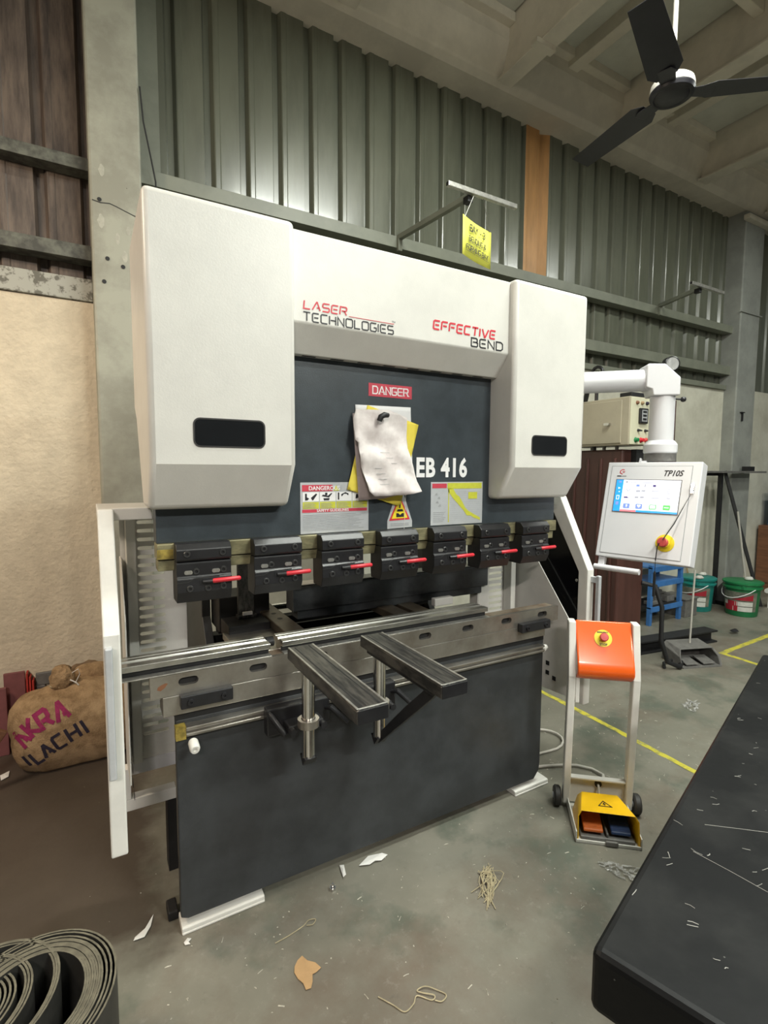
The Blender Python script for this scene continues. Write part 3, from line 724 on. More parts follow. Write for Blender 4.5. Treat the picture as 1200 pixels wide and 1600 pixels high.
paper('paper_sheet', [(.588,1.630),(.808,1.634),(.818,1.400),(.820,1.345),(.598,1.345)], -.0030, M_paperb, 'clean white sheet, hindmost behind the crumpled papers on the ram', .001, 1)
paper('paper_sheet', [(.633,1.631),(.841,1.574),(.768,1.290),(.754,1.285),(.556,1.346)], -.0050, M_papery, 'bright yellow sheet hung askew behind the crumpled papers on the ram', .001, 2)
paper('paper_sheet', [(.575,1.600),(.778,1.600),(.790,1.33),(.690,1.312),(.596,1.309)], -.0085, M_paperp, 'pinkish worn sheet directly beneath the topmost crumpled paper', .002, 3)
o = paper('paper_sheet', [(.582,1.613),(.674,1.616),(.706,1.618),(.778,1.594),(.779,1.488),(.805,1.405),(.826,1.336),(.756,1.325),(.634,1.323),(.612,1.341),(.591,1.436),(.580,1.502),(.569,1.512),(.572,1.583)], -.0150, M_paper, 'crumpled white sheet, topmost of the papers held by the black magnet', .013, 5)
for r_ in range(7):
    z_ = 1.47-.018*r_
    obj('pencil_note', MB().box(.625+.006*r_,.70+.005*((r_*3)%7),-.041-.0006*r_,-.0405-.0006*r_,z_,z_+.0012), M_greyp, o)
o = obj('magnet', MB().tube([(.660,-.040,1.576),(.664,-.044,1.590),(.678,-.044,1.597),(.694,-.040,1.597)], [.009,.010,.010,.008], 10), M_blackm, smooth=60)
tag(o, 'curved black magnet pinning the papers to the ram', 'magnet')
o = obj('thread', MB().tube([(.772,-.036,1.372),(.770,-.034,1.29),(.768,-.030,1.198)], .0009, 5), M_litw)
tag(o, 'white thread hanging from the papers over the ram labels', 'thread')

# ------------------------------------------------------------------ control pendant
CP = thing('control_pendant', 'white touchscreen control panel hanging from a pale swivel arm', 'control panel', (1.98,-.2,1.05))
aD = Vector((-.785,.62,0)).normalized(); eD = -aD
EC = Vector((1.98,-.2,0))
def arm_pt(s_, z_, t_=0): 
    n_ = Vector((-eD.y,eD.x,0)); return EC+eD*s_+n_*t_+Vector((0,0,z_))
obj('swing_arm', MB().tube([arm_pt(-.47,1.797),arm_pt(-.06,1.806)], .0465, 24), M_pale, CP, smooth=60)
obj('arm_mount', MB().lathe([(.06,-.05),(.06,.05),(.05,.06)], arm_pt(-.47,1.797), 20), M_pale, CP, smooth=40)
ep = [(-.086,1.770),(-.062,1.760),(-.056,1.734),(.050,1.734),(.050,1.808),(-.014,1.866),(-.080,1.868),(-.086,1.860)]
mb = MB(); n = len(ep)
mb.add([arm_pt(p[0],p[1],-.056) for p in ep]+[arm_pt(p[0],p[1],.056) for p in ep], [tuple(range(n-1,-1,-1)),tuple(range(n,2*n))]+[(i,(i+1)%n,n+(i+1)%n,n+i) for i in range(n)])
eb = obj('elbow', mb, M_pale, CP, bev=.006, seg=3)
obj('elbow_cover', MB().add([arm_pt(*q) for q in ((-.04,1.880,.035),(-.008,1.882,.035),(.060,1.822,.035),(.078,1.81,.035),(.078,1.785,.035),(-.04,1.880,.075),(-.008,1.882,.075),(.060,1.822,.075),(.078,1.81,.075),(.078,1.785,.075))],
    [(0,1,2,3,4),(9,8,7,6,5),(0,5,6,1),(1,6,7,2),(2,7,8,3),(3,8,9,4),(4,9,5,0)]), M_grey, eb)
obj('post', MB().lathe([(.050,1.53),(.050,1.736)], (1.98,-.2,0), 28), M_pale, CP, smooth=60)
obj('post_collar', MB().lathe([(.052,1.545),(.058,1.54),(.067,1.527),(.067,1.495),(.064,1.490)], (1.98,-.2,0), 28), M_pale, CP, smooth=30)
obj('dark_ring', MB().lathe([(.064,1.490),(.064,1.455)], (1.98,-.2,0), 28), M_grey, CP, smooth=60)
obj('clamp_handle', MB().tube([arm_pt(.05,1.728,.02),arm_pt(.085,1.725,.02)], .004, 8).lathe([(0,-.012),(.009,-.009),(.012,0),(.009,.009),(0,.012)], arm_pt(.092,1.725,.02), 12), M_black, CP, smooth=60)
ya, ti = 1.344, .245
pn = Vector((-math.sin(ya),-math.cos(ya),0)); pr_ = Vector((math.cos(ya),-math.sin(ya),0))
pu = Vector((0,0,1))*math.cos(ti)-pn*math.sin(ti); pN = pr_.cross(pu)
PM = Matrix.Translation((1.853,-.232,1.244)) @ Matrix((pr_,pu,pN)).transposed().to_4x4()
pw, ph = .19, .2138
pbx = obj('panel_box', MB().box(-pw,pw,-ph,ph,-.065,0).xf(PM), M_pale, CP, bev=.004, seg=3)
obj('back_bracket', MB().box(-.06,.06,.02,.16,-.125,-.060).xf(PM), M_grey, CP, bev=.004)
obj('top_knob', MB().box(-.065,-.035,ph,ph+.010,-.03,-.015).box(-.064,-.058,ph,ph+.022,-.03,-.015).xf(PM), M_pale, CP)
obj('door_seam', MB().strip([(-.171,.196),(.155,.196),(.155,-.197),(-.171,-.197),(-.171,.196)], .0022, .0006).xf(PM), M_greyp, pbx)
obj('door_face', MB().prism(rect(-.1695,.1535,-.1955,.1945),'Z',.0,.0018).xf(PM), M_pale, pbx)
z_ = .0018
scr = obj('screen_bezel', MB().prism(rect(-.143,.123,-.011,.136),'Z',z_,z_+.002).xf(PM), M_grey, CP)
def sc(name, x0,x1,y0,y1,m_,h=.0022): return obj(name, MB().prism(rect(x0,x1,y0,y1),'Z',z_+.002,z_+h).xf(PM), m_, scr)
sc('display', -.140,.120,-.008,.133, M_scrw)
sc('side_bar', -.140,-.110,-.008,.133, M_scrb, .0026)
sc('pink_bar', -.110,-.042,-.008,.0005, M_scrr, .0026); sc('blue_bar', -.042,.120,-.008,.0005, M_scrb, .0026)
for q,m_ in ((-.098,M_scrp),(-.046,M_scrp),(.010,M_scrg),(.064,M_scrg)):
    obj('icon_button', MB().prism(rrect(q,q+.028,.006,.028,.004,3),'Z',z_+.002,z_+.0026).xf(PM), m_, scr)
obj('icon_mark', MB().prism(rect(.0135,.0345,.010,.0245),'Z',z_+.0026,z_+.0029).xf(PM), M_scrw, scr)
obj('icon_mark', MB().prism([(-.085,.011),(-.082,.011),(-.082,.018),(-.079,.018),(-.0835,.025),(-.088,.018),(-.085,.018)],'Z',z_+.0026,z_+.0029).xf(PM), M_scrw, scr)
obj('icon_mark', MB().prism([(-.040,.021),(-.032,.011),(-.024,.021),(-.028,.025),(-.032,.022),(-.036,.025)],'Z',z_+.0026,z_+.0029).xf(PM), M_scrw, scr)
obj('icon_mark', MB().prism(rect(.069,.087,.0155,.0185),'Z',z_+.0026,z_+.0029).xf(PM), M_scrw, scr)
for p in ([(-.130,.119),(-.118,.119),(-.118,.128),(-.130,.128)],[(-.129,.091),(-.118,.0955),(-.129,.100)],[(-.121,.076),(-.127,.079),(-.121,.082)]):
    obj('side_icon', MB().prism(p,'Z',z_+.0026,z_+.0029).xf(PM), M_scrp if p[0][1] > .11 else M_scrw, scr)
obj('side_icon', MB().strip([(-.131,.045),(-.121,.045),(-.121,.062),(-.131,.062),(-.131,.045)], .0022, .0004).xf(PM @ Matrix.Translation((0,0,z_+.0026))), M_scrw, scr)
obj('side_icon', MB().prism(rect(-.132,-.119,.020,.035),'Z',z_+.0026,z_+.0029).xf(PM), M_scrp, scr)
for x0,x1,y0,y1,m_ in ((-.100,-.091,.119,.127,M_scrt),(-.080,-.052,.121,.1235,M_scrt),(-.040,.020,.120,.1225,M_scrt),(.045,.075,.120,.123,M_scrt),(.082,.105,.119,.1215,M_scrt),
        (-.054,-.040,.104,.113,M_scrp),(-.020,-.014,.102,.114,M_scrt),(.014,.026,.104,.113,M_scrd),(-.100,-.084,.052,.058,M_scrd),(-.084,-.078,.053,.055,M_scrd),
        (-.052,-.034,.080,.088,M_scrt),(-.030,-.014,.081,.089,M_scrt),(-.054,-.038,.052,.060,M_scrt),(-.032,-.016,.053,.061,M_scrt),
        (.012,.044,.084,.087,M_scrt),(.016,.044,.075,.078,M_scrt),(.012,.046,.054,.057,M_scrt),(.072,.090,.100,.102,M_scrt),(.074,.082,.094,.097,M_scrt),(.072,.090,.083,.086,M_scrt),(.072,.090,.075,.078,M_scrt),(.072,.088,.054,.059,M_scrt)):
    sc('readout', x0,x1,y0,y1, m_, .0025)
obj('icon_mark', MB().strip([(-.094,.094),(-.086,.082),(-.076,.092)], .003, .0004).xf(PM @ Matrix.Translation((0,0,z_+.002))), M_scrt, scr)
FP = PM @ Matrix.Translation((0,0,z_+.0003))
text('lettering', 'TP10S', .034, FP @ Matrix.Translation((.046,.153,0)), M_blackp, CP, xs=.86, bold=.0006, shear=.3, label='dark TP10S lettering')
obj('logo', MB().strip([(-.113,.178),(-.122,.180),(-.130,.175),(-.132,.167),(-.127,.161),(-.120,.160)], .0035, .0004).strip([(-.122,.170),(-.112,.170),(-.118,.165)], .003, .0004).xf(FP), M_redp, CP, label='red swirl logo')
for q,m_ in ((-.143,M_blackp),(-.122,M_greyp)): obj('logo_caption', MB().prism(rect(q,q+.019,.148,.1525),'Z',0,.0003).xf(FP), m_, CP)
ES = PM @ Matrix.Translation((.090,-.130,z_))
es = obj('stop_plate', MB().lathe([(0,.0),(.036,.0),(.036,.002),(.034,.003),(0,.003)], (0,0,0), 32).xf(ES), M_esty, CP, smooth=40)
obj('stop_collar', MB().lathe([(.021,.003),(.021,.012),(.017,.014)], (0,0,0), 24).xf(ES), M_esty, es, smooth=40)
obj('stop_button', MB().lathe([(.013,.010),(.013,.018),(.0195,.020),(.0200,.034),(.017,.037),(0,.038)], (0,0,0), 28).xf(ES), M_estop, es, smooth=40)
cp = obj('latch', MB().prism(rrect(.158,.172,.080,.126,.005,3),'Z',0,.006).prism(rrect(.159,.171,.092,.112,.003,3),'Z',.006,.012).xf(PM), M_chrome, CP, bev=.001)
hpts = [PM @ Vector(q) for q in ((.165,.080,.010),(.150,.040,.012),(.120,-.050,.020),(.094,-.122,.044))]
obj('stylus_cord', MB().tube(hpts, [.0008,.0012,.0022,.0022], 6), M_black, CP)
h2 = PM @ Vector((.076,-.150,.040)); h3 = PM @ Vector((.066,-.206,.010))
obj('stylus_cord', MB().tube([PM @ Vector((.082,-.136,.042)), h2, h3], .0022, 6).tube([h3, h3+Vector((0,0,-.02)), h3+Vector((.002,.002,-.045))], .0012, 6), M_black, CP)
obj('stylus', MB().tube([h3+Vector((.002,.002,-.045)), h3+Vector((.002,.002,-.055)), h3+Vector((.002,.002,-.15))], [.003,.0055,.0055], 8), M_black, CP)
obj('handle_post', MB().box(-.178,-.150,-.262,-ph,-.035,-.010).xf(PM), M_pale, CP, bev=.003)
obj('handle_bar', MB().tube([PM @ Vector((-.188,-.262,-.005)), PM @ Vector((.005,-.262,-.005))], .0125, 14), M_pale, CP, smooth=60)

# ------------------------------------------------------------------ foot pedal stand
an = math.atan2(-.65,.76)
FS = thing('pedal_stand', 'white pedal stand with glossy orange top beside the press brake', 'foot pedal', (1.455,-.403,0))
SM = Matrix.Translation((1.455,-.403,0)) @ Matrix.Rotation(an, 4, 'Z')      # local x: width, y: back, z: up
def so(name, mb, m_, parent=FS, **kw): return obj(name, mb.xf(SM), m_, parent, **kw)
so('base_tray', MB().box(-.118,.118,0,.235,0,.006).box(-.118,-.114,0,.235,0,.045).box(.114,.118,0,.235,0,.045).box(-.118,.118,0,.004,0,.014), M_whitep, bev=.001)
for s_ in (-1,1):
    pf = [(.205,.02),(.165,.585),(.205,.80),(.255,.80),(.213,.585),(.245,.02)]
    so('upright', MB().prism(pf,'X',s_*.122-.014,s_*.122+.014), M_whitep, bev=.004)
    w_ = so('wheel', MB().lathe([(.012,-.014),(.034,-.014),(.040,-.008),(.040,.008),(.034,.014),(.012,.014)], (0,0,0), 24, Matrix.Rotation(R(90),3,'Y')).xf(Matrix.Translation((s_*.157,.225,.040))), M_rubber, smooth=40)
    obj('wheel_hub', MB().tube([(s_*.140,.225,.040),(s_*.175,.225,.040)], .012, 12).xf(SM), M_silver, w_)
so('inner_tab', MB().box(-.107,-.092,.170,.176,.475,.585), M_whitep, bev=.002)
so('cross_plate', MB().box(-.108,.108,.222,.228,.02,.135).box(-.108,.108,.205,.232,.130,.138), M_whitep, bev=.002)
so('cable_gland', MB().lathe([(0,.0),(.014,.0),(.014,.006),(0,.006)], (0,0,0), 16, Matrix.Rotation(R(90),3,'X')).xf(Matrix.Translation((.004,.222,.112))), M_blackm)
so('pedal_cable', MB().tube([(.004,.222,.112),(.004,.208,.104),(.004,.196,.080)], .005, 8), M_cable)
op = [(.230,.803),(.150,.655),(.138,.628),(.138,.610),(.150,.592),(.175,.575),(.182,.585),(.165,.605),(.160,.640),(.205,.72),(.240,.795)]
so('orange_top', MB().prism(op,'X',-.107,.107), M_orange, bev=.010, seg=4, smooth=40)
tn = Vector((0,-.148,.080)).normalized()
TM = SM @ Matrix.Translation((-.005,.196,.740)) @ Matrix((Vector((1,0,0)), Vector((0,.475,.880)), Vector((0,-.880,.475)))).transposed().to_4x4()
sp = obj('stop_plate', MB().lathe([(0,0),(.034,0),(.034,.0025),(0,.0025)], (0,0,0), 32).xf(TM), M_esty, FS, smooth=40)
obj('stop_button', MB().lathe([(.011,.002),(.011,.012),(.016,.014),(.0165,.027),(.014,.030),(0,.031)], (0,0,0), 24).xf(TM), M_estop, sp, smooth=40)
text('lettering', 'STOP', .012, TM @ Matrix.Translation((0,-.029,.0032)), M_blackp, sp, align='CENTER', bold=.0003)
text('lettering', 'EMERGENCY', .0075, TM @ Matrix.Translation((0,.021,.0032)), M_blackp, sp, align='CENTER', bold=.0002)
# hooded twin pedal
def arch(y0, y1, w0, w1, h0, h1, t):
    # hood: front opening (y0) wide and tall, back (y1) narrower and lower
    def ring(w, h, y, o): return [(-w-o,y,.006),(-w-o,y,h*.55),(-w*.86-o*.7,y,h+o),(w*.86+o*.7,y,h+o),(w+o,y,h*.55),(w+o,y,.006)]
    A = ring(w0,h0,y0,0); B = ring(w1,h1,y1,0); A2 = ring(w0-t,h0-t,y0,0); B2 = ring(w1-t,h1-t,y1,0)
    return A,B,A2,B2
hood = MB()
sides = [(-.107,.107)]
out = [(-.110,.004,.006),(-.106,.020,.085),(-.096,.055,.128),(-.078,.130,.150),(-.060,.185,.150),(-.060,.200,.120)]
def mir(p): return (-p[0],p[1],p[2])
# outer skin: front rim, sloped roof, side walls
rim = [(-.112,.0,.006),(-.110,.016,.098),(-.098,.022,.116),(.098,.022,.116),(.110,.016,.098),(.112,.0,.006)]
bck = [(-.100,.190,.006),(-.084,.180,.080),(-.068,.176,.098),(.068,.176,.098),(.084,.180,.080),(.100,.190,.006)]
def shell(a, b, t):
    n_ = len(a); ai = [(p[0]*(1-t/.11),p[1]+t,p[2]-t if p[2]>.02 else p[2]) for p in a]; bi = [(p[0]*(1-t/.11),p[1]-t,p[2]-t if p[2]>.02 else p[2]) for p in b]
    vs = a+b+ai+bi; fs = []
    for i in range(n_-1):
        fs += [(i,i+1,n_+i+1,n_+i),(2*n_+i,3*n_+i,3*n_+i+1,2*n_+i+1),(i,2*n_+i,2*n_+i+1,i+1)]
    fs += [tuple(range(n_,2*n_)), tuple(range(4*n_-1,3*n_-1,-1)), (0,n_,3*n_,2*n_), (n_-1,3*n_-1,4*n_-1,2*n_-1)]
    return MB().add(vs, fs)
hd = so('pedal_hood', shell(rim, bck, .005), M_ydl, bev=.006, seg=3, smooth=40)
HM = SM @ Matrix.Translation((0,.090,.1088)) @ Matrix.Rotation(R(-6.7),4,'X')
obj('hazard_mark', MB().strip([(-.024,-.018),(.024,-.018),(0,.022),(-.024,-.018)], .0026, .0016).strip([(.002,.010),(-.004,-.001),(.003,-.001),(-.001,-.011)], .003, .0016).xf(HM), M_blackp, hd)
so('pedal_bed', MB().box(-.098,.098,.014,.18,.006,.020).box(-.004,.004,.020,.18,.02,.036), M_grey, bev=.003)
for s_,m_ in ((-1,M_pedo),(1,M_pedb)):
    p_ = so('pedal', MB().prism([(.026,.030),(.026,.042),(.110,.070),(.150,.072),(.150,.058)],'X',s_*.050-.036,s_*.050+.036), m_, bev=.004, label='orange pedal' if s_ < 0 else 'blue pedal')
    for k in range(5):
        obj('tread', MB().box(-.030,.030,-.001,.001,0,.002).xf(SM @ Matrix.Translation((s_*.050,.040+.014*k,.0462+.00525*k)) @ Matrix.Rotation(R(20.5),4,'X')), m_, p_)
so('front_catch', MB().prism(rrect(-.012,.034,.004,.022,.006,3),'Y',-.006,.004), M_grey, bev=.002)

o = obj('power_cable', MB().tube([(1.50,.12,.012),(1.63,.085,.012),(1.70,.055,.012),(1.775,.012,.012),(1.815,-.045,.012),(1.815,-.105,.014),(1.75,-.155,.03),(1.66,-.19,.07),(1.632,-.218,.100)], .0065, 8), M_cable, smooth=60)
tag(o, 'pale grey cable running from the machine base to the pedal stand', 'cable')
lp = []
for k in range(15):
    t = R(-150+300*k/14); lp.append((1.80+.14*math.cos(t)*.9, .262+.10*math.sin(t), .010+.006*(k/14)))
o = obj('cable_loop', MB().tube([(1.50,.14,.012)]+[(1.62,.185,.010)]+lp[2:]+[(1.60,.36,.016)], .006, 8), M_cable, smooth=60)
tag(o, 'loop of pale grey cable lying behind the bed corner', 'cable')

# ------------------------------------------------------------------ surface plate table
Pt = Vector((.361,-1.156)); du = Vector((.956,.294)); dv = Vector((.294,-.956))
ST = thing('surface_table', 'black scratched surface plate table in the near corner', 'table', (1.1,-1.4,0))
TMx = Matrix.Translation((Pt.x,Pt.y,0)) @ Matrix((Vector((du.x,du.y,0)),Vector((dv.x,dv.y,0)),Vector((0,0,-1)))).transposed().to_4x4()
def tz(name, x0,x1,y0,y1,z0,z1,m_,parent=ST,**kw):
    # local x along the long edge, y toward the viewer's side
    vs = MB().box(x0,x1,y0,y1,z0,z1); M = Matrix(((du.x,dv.x,0,Pt.x),(du.y,dv.y,0,Pt.y),(0,0,1,0),(0,0,0,1)))
    return obj(name, vs.xf(M), m_, parent, **kw)
tp = tz('plate_top', 0,1.53,0,1.05,.690,.780, M_iron, bev=.012, seg=3)
tz('apron', .03,1.50,.03,1.02,.56,.690, M_iron, bev=.006)
for a in (.06,1.38):
    for b in (.06,.88): tz('leg', a,a+.09,b,b+.09,0,.56, M_iron, bev=.004)
random.seed(4)
TMt = Matrix(((du.x,dv.x,0,Pt.x),(du.y,dv.y,0,Pt.y),(0,0,1,.7802),(0,0,0,1)))
for k in range(150):
    a = random.uniform(.05,1.45); b = random.uniform(.01,.45); L = random.uniform(.003,.016) if k > 5 else random.uniform(.08,.22)
    t = random.gauss(.9,.5); wv = random.uniform(.0005,.0014) if k > 5 else .0007
    pts = [(a,b),(a+L*.5*math.cos(t)+random.uniform(-.002,.002),b+L*.5*math.sin(t)),(a+L*math.cos(t),b+L*math.sin(t)+random.uniform(-.003,.003))]
    if b+L < 1.0 and a+L < 1.5: obj('scratch', MB().strip(pts, wv, .0003).xf(TMt), M_scr, tp)
TB = Matrix(((du.x,dv.x,0,Pt.x),(du.y,dv.y,0,Pt.y),(0,0,1,.7802),(0,0,0,1)))
o = obj('steel_offcut', MB().prism([(1.22,.15),(1.30,.10),(1.36,.24),(1.28,.27)],'Z',0,.004).xf(TB), M_woodl, bev=.001); tag(o, 'pale flat offcut lying on the black surface plate', 'offcut')
o = obj('disc_offcut', MB().lathe([(0,0),(.03,0),(.03,.004),(0,.004)], (1.44,.12,0), 20).xf(TB), M_edge); tag(o, 'small bright metal disc near the far corner of the black table', 'offcut')

# ------------------------------------------------------------------ ceiling fan
FN = thing('ceiling_fan', 'black three-bladed ceiling fan on a white down rod', 'fan', (2.46,.13,3.35))
fc = (2.46,.13)
obj('down_rod', MB().tube([(fc[0],fc[1],3.43),(fc[0],fc[1],4.35)], .012, 12), M_fanw, FN, smooth=60)
obj('top_canopy', MB().lathe([(.013,4.36),(.055,4.42),(.06,4.56)], (*fc,0), 20), M_fanw, FN, smooth=60)
obj('rod_shackle', MB().lathe([(.014,3.43),(.03,3.425),(.032,3.40),(.045,3.395)], (*fc,0), 20), M_fanw, FN, smooth=40)
obj('motor_rim', MB().lathe([(.04,3.40),(.085,3.392),(.100,3.378),(.104,3.360),(.104,3.345)], (*fc,0), 36), M_fanw, FN, smooth=40)
obj('motor_housing', MB().lathe([(.103,3.346),(.106,3.338),(.100,3.322),(.086,3.318),(.080,3.322),(.074,3.318),(.055,3.312),(0,3.310)], (*fc,0), 36), M_fan, FN, smooth=40)
bl = MB(); n_ = 10
for k in range(n_+1):
    t = k/n_; r_ = .135+.515*t; w_ = .080-.018*t if k else .045
    tilt = R(9)
    for s_ in (-1,1): bl.v.append((r_, s_*w_*math.cos(tilt), 3.338+s_*w_*math.sin(tilt)+.002))
    for s_ in (-1,1): bl.v.append((r_, s_*w_*math.cos(tilt), 3.338+s_*w_*math.sin(tilt)))
for k in range(n_):
    a = 4*k; b = a+4
    bl.f += [(a,a+1,b+1,b),(a+2,b+2,b+3,a+3),(a,b,b+2,a+2),(a+1,a+3,b+3,b+1)]
bl.f += [(0,2,3,1),(4*n_,4*n_+1,4*n_+3,4*n_+2)]
irn = MB().prism([(.08,-.030),(.17,-.045),(.20,-.030),(.20,.030),(.17,.045),(.08,.030)],'Z',3.333,3.337)
for ang in (82,202,322):
    M = Matrix.Translation((*fc,0)) @ Matrix.Rotation(R(ang),4,'Z')
    b2 = MB(); b2.v = list(bl.v); b2.f = list(bl.f)
    bo = obj('blade', b2.xf(M), M_fan, FN)
    i2 = MB(); i2.v = list(irn.v); i2.f = list(irn.f); obj('blade_iron', i2.xf(M), M_fan, bo, bev=.002)

# ------------------------------------------------------------------ sign on its bracket
def bracket(x0, x1, y, z, xb, label):
    t = thing('sign_bracket', label, 'bracket', (xb,1.49,z), 'tee brackets on the girt')
    obj('cross_bar', MB().box(x0,x1,y-.013,y+.013,z-.013,z+.013), M_edge, t, bev=.002)
    obj('bar_end', MB().box(x0-.001,x0+.001,y-.010,y+.010,z-.010,z+.010), M_blackm, t)
    xm_ = (x0+x1)/2-.06
    d = Vector((xm_,y+.013,z))-Vector((xb,1.495,z)); n_ = Vector((-d.y,d.x,0)).normalized()*.016
    p = [Vector((xb,1.495,z-.016)),Vector((xm_,y+.013,z-.016))]
    obj('arm', MB().add([p[0]-n_,p[1]-n_,p[1]+n_,p[0]+n_]+[q+Vector((0,0,.032)) for q in (p[0]-n_,p[1]-n_,p[1]+n_,p[0]+n_)],
        [(0,3,2,1),(4,5,6,7),(0,1,5,4),(1,2,6,5),(2,3,7,6),(3,0,4,7)]), M_girt, t, bev=.002)
    obj('socket', MB().box(xm_-.035,xm_+.0,y+.014,y+.06,z-.045,z-.008), M_blackm, t, bev=.002)
    obj('stub', MB().box(xb-.015,xb+.015,1.47,1.494,z-.09,z-.01), M_girt, t, bev=.002)
bracket(1.546, 2.046, .80, 2.960, 1.66, 'tee bracket carrying the yellow bay sign above the ram cover')
bracket(4.204, 4.694, 1.00, 2.975, 4.55, 'empty tee bracket further along the girt toward the grey column')
SG = thing('bay_sign', 'yellow card sign reading BAY - 3 hung by string from a bracket', 'sign', (1.74,.80,2.57))
ps = Vector((1.655,.800,0)); pe = Vector((1.938,.890,0))
sd = (pe-ps); sw = sd.length; sd.normalize(); sn = Vector((sd.y,-sd.x,0))
sn = sn if sn.y < 0 else -sn
GM = Matrix.Translation((ps.x,ps.y,2.617)) @ Matrix((sd,Vector((0,0,1)),sn)).transposed().to_4x4()
cd = MB(); N_ = 8
for k in range(N_+1):
    t = k/N_; bow = -.010*math.sin(PI*t)
    for y_ in (0,.212): cd.v.append((sw*t,y_-.004*t,bow))
for k in range(N_): cd.f.append((2*k,2*k+2,2*k+3,2*k+1))
co = obj('card', cd.xf(GM), M_signy, SG, smooth=180); sm = co.modifiers.new('thick','SOLIDIFY'); sm.thickness = .0012
TG = GM @ Matrix.Translation((0,0,.004)) @ Matrix(((1,0,0,0),(-.014,1,0,0),(0,0,1,0),(0,0,0,1)))
for w_, a_, b_, z0_, z1_, t_, u_ in (('BAY - 3',.070,.222,.146,.180,.0062,0), ('BENDING &',.062,.236,.092,.118,.0044,1), ('FORMING BAY',.036,.262,.040,.066,.0044,1)):
    ln = word(w_, a_, b_, z0_, z1_, t_, 0, .0036)
    if u_: ln.strip([(a_-.006,z0_-.008),(b_+.006,z0_-.008)], .0018)
    obj('lettering', ln.xf(TG), M_blackp, SG)
for a,b in ((.02,(1.73,.80,2.945)),(sw-.02,(1.80,.80,2.945))):
    q = GM @ Vector((a,.204,0)); obj('string', MB().tube([q, (q+Vector(b))/2, b], .0016, 5), M_whitep if a < .1 else M_grey, SG)

# ------------------------------------------------------------------ maroon press behind
HP = thing('hydraulic_press', 'dark maroon press with beige switch box behind the control panel', 'press', (3.1,.95,0))
bd = obj('body', MB().box(2.93,3.22,.66,1.35,0,1.56), M_maroon, HP, bev=.02, seg=3)
for k in range(5):
    obj('cover_fold', MB().tube([(2.93,.72+.11*k,.05),(2.928,.725+.11*k,.8),(2.93,.715+.11*k,1.50)], .012, 8), M_maroon, bd, smooth=60)
obj('dark_throat', MB().box(3.02,3.22,.62,.66,.95,1.56), M_blackm, HP)
bx_ = obj('switch_box', MB().box(2.90,3.125,.60,1.10,1.585,1.905), M_cream2, HP, bev=.006)
obj('box_door', MB().box(2.893,2.90,.655,1.09,1.60,1.885), M_cream2, bx_, bev=.003)
obj('door_lock', MB().lathe([(0,.02),(.008,.018),(.010,0)], (2.893,.74,1.73), 12, Matrix.Rotation(R(-90),3,'Y')).box(2.872,2.878,.735,.775,1.722,1.738), M_chrome, bx_)
obj('switch_plate', MB().box(2.905,3.12,.594,.60,1.590,1.900), M_cream, bx_, bev=.003)
for k,m_ in enumerate((M_wood,M_woodl,M_navy)):
    obj('pilot_lamp', MB().lathe([(0,.016),(.010,.012),(.013,0)], (2.965+.052*k,.594,1.865), 12, Matrix.Rotation(R(90),3,'X')), m_, bx_, smooth=60)
mt_ = obj('meter', MB().box(2.985,3.070,.578,.594,1.730,1.830), M_blackm, bx_, bev=.004)
obj('meter_face', MB().box(3.000,3.055,.576,.579,1.742,1.818), M_greyp, mt_)
for k in range(3): obj('meter_digits', MB().box(3.008,3.047,.575,.577,1.750+.024*k,1.764+.024*k), M_blackm, mt_)
for k in range(2): obj('toggle', MB().tube([(2.985+.075*k,.594,1.685),(2.990+.075*k,.565,1.680)], [.010,.004], 8), M_black, bx_)
for k,m_ in enumerate((M_green,M_red,M_estop)):
    obj('push_button', MB().lathe([(0,.024),(.012,.022),(.014,.008),(.018,0)], (2.965+.055*k,.594,1.620), 14, Matrix.Rotation(R(90),3,'X')), m_, bx_, smooth=60)
for k in range(3): obj('cable_gland', MB().tube([(2.95,.72+.10*k,1.585),(2.95,.72+.10*k,1.53)], .012, 8), M_grey, bx_)
obj('box_cap', MB().box(2.93,3.12,.61,.70,1.905,1.935), M_blackm, bx_, bev=.004)
obj('lifting_eye', MB().tube([(2.95,.90+.045*math.cos(R(30*k)),2.10+.045*math.sin(R(30*k))) for k in range(13)], .012, 8), M_black, HP, smooth=60)
obj('eye_post', MB().tube([(2.95,.90,1.56),(2.95,.90,2.05)], .012, 8), M_black, HP)
obj('box_hose', MB().tube([(2.95,1.0,1.90),(2.93,.96,1.99),(2.92,.88,2.03),(2.92,.80,2.06)], .018, 10), M_black, HP, smooth=60)
gg = obj('gauge_pipe', MB().tube([(3.21,.75,1.5),(3.50,.75,1.52),(3.50,.75,2.16)], .010, 8), M_grey, HP, smooth=60)
gb = obj('pressure_gauge', MB().lathe([(0,-.03),(.045,-.03),(.055,-.02),(.055,.03),(.048,.034),(.046,.028)], (3.515,.72,2.19), 24, Matrix.Rotation(R(-28),3,'Z') @ Matrix.Rotation(R(90),3,'X')), M_black, HP, smooth=40)
obj('dial', MB().lathe([(0,.030),(.046,.030)], (3.515,.72,2.19), 24, Matrix.Rotation(R(-28),3,'Z') @ Matrix.Rotation(R(90),3,'X')), M_whitepr, gb)
obj('guide_rod', MB().tube([(3.56,.70,1.45),(3.56,.70,1.93)], .012, 8), M_maroon, HP)
obj('rod_clamp', MB().box(3.20,3.60,.69,.71,1.47,1.50), M_maroon, HP)
obj('press_hose', MB().tube([(3.20,.66,.62),(3.27,.60,.60),(3.30,.56,.45),(3.29,.55,.22),(3.33,.52,.06),(3.42,.48,.02),(3.50,.52,.03)], .016, 10), M_blackm, HP, smooth=60)

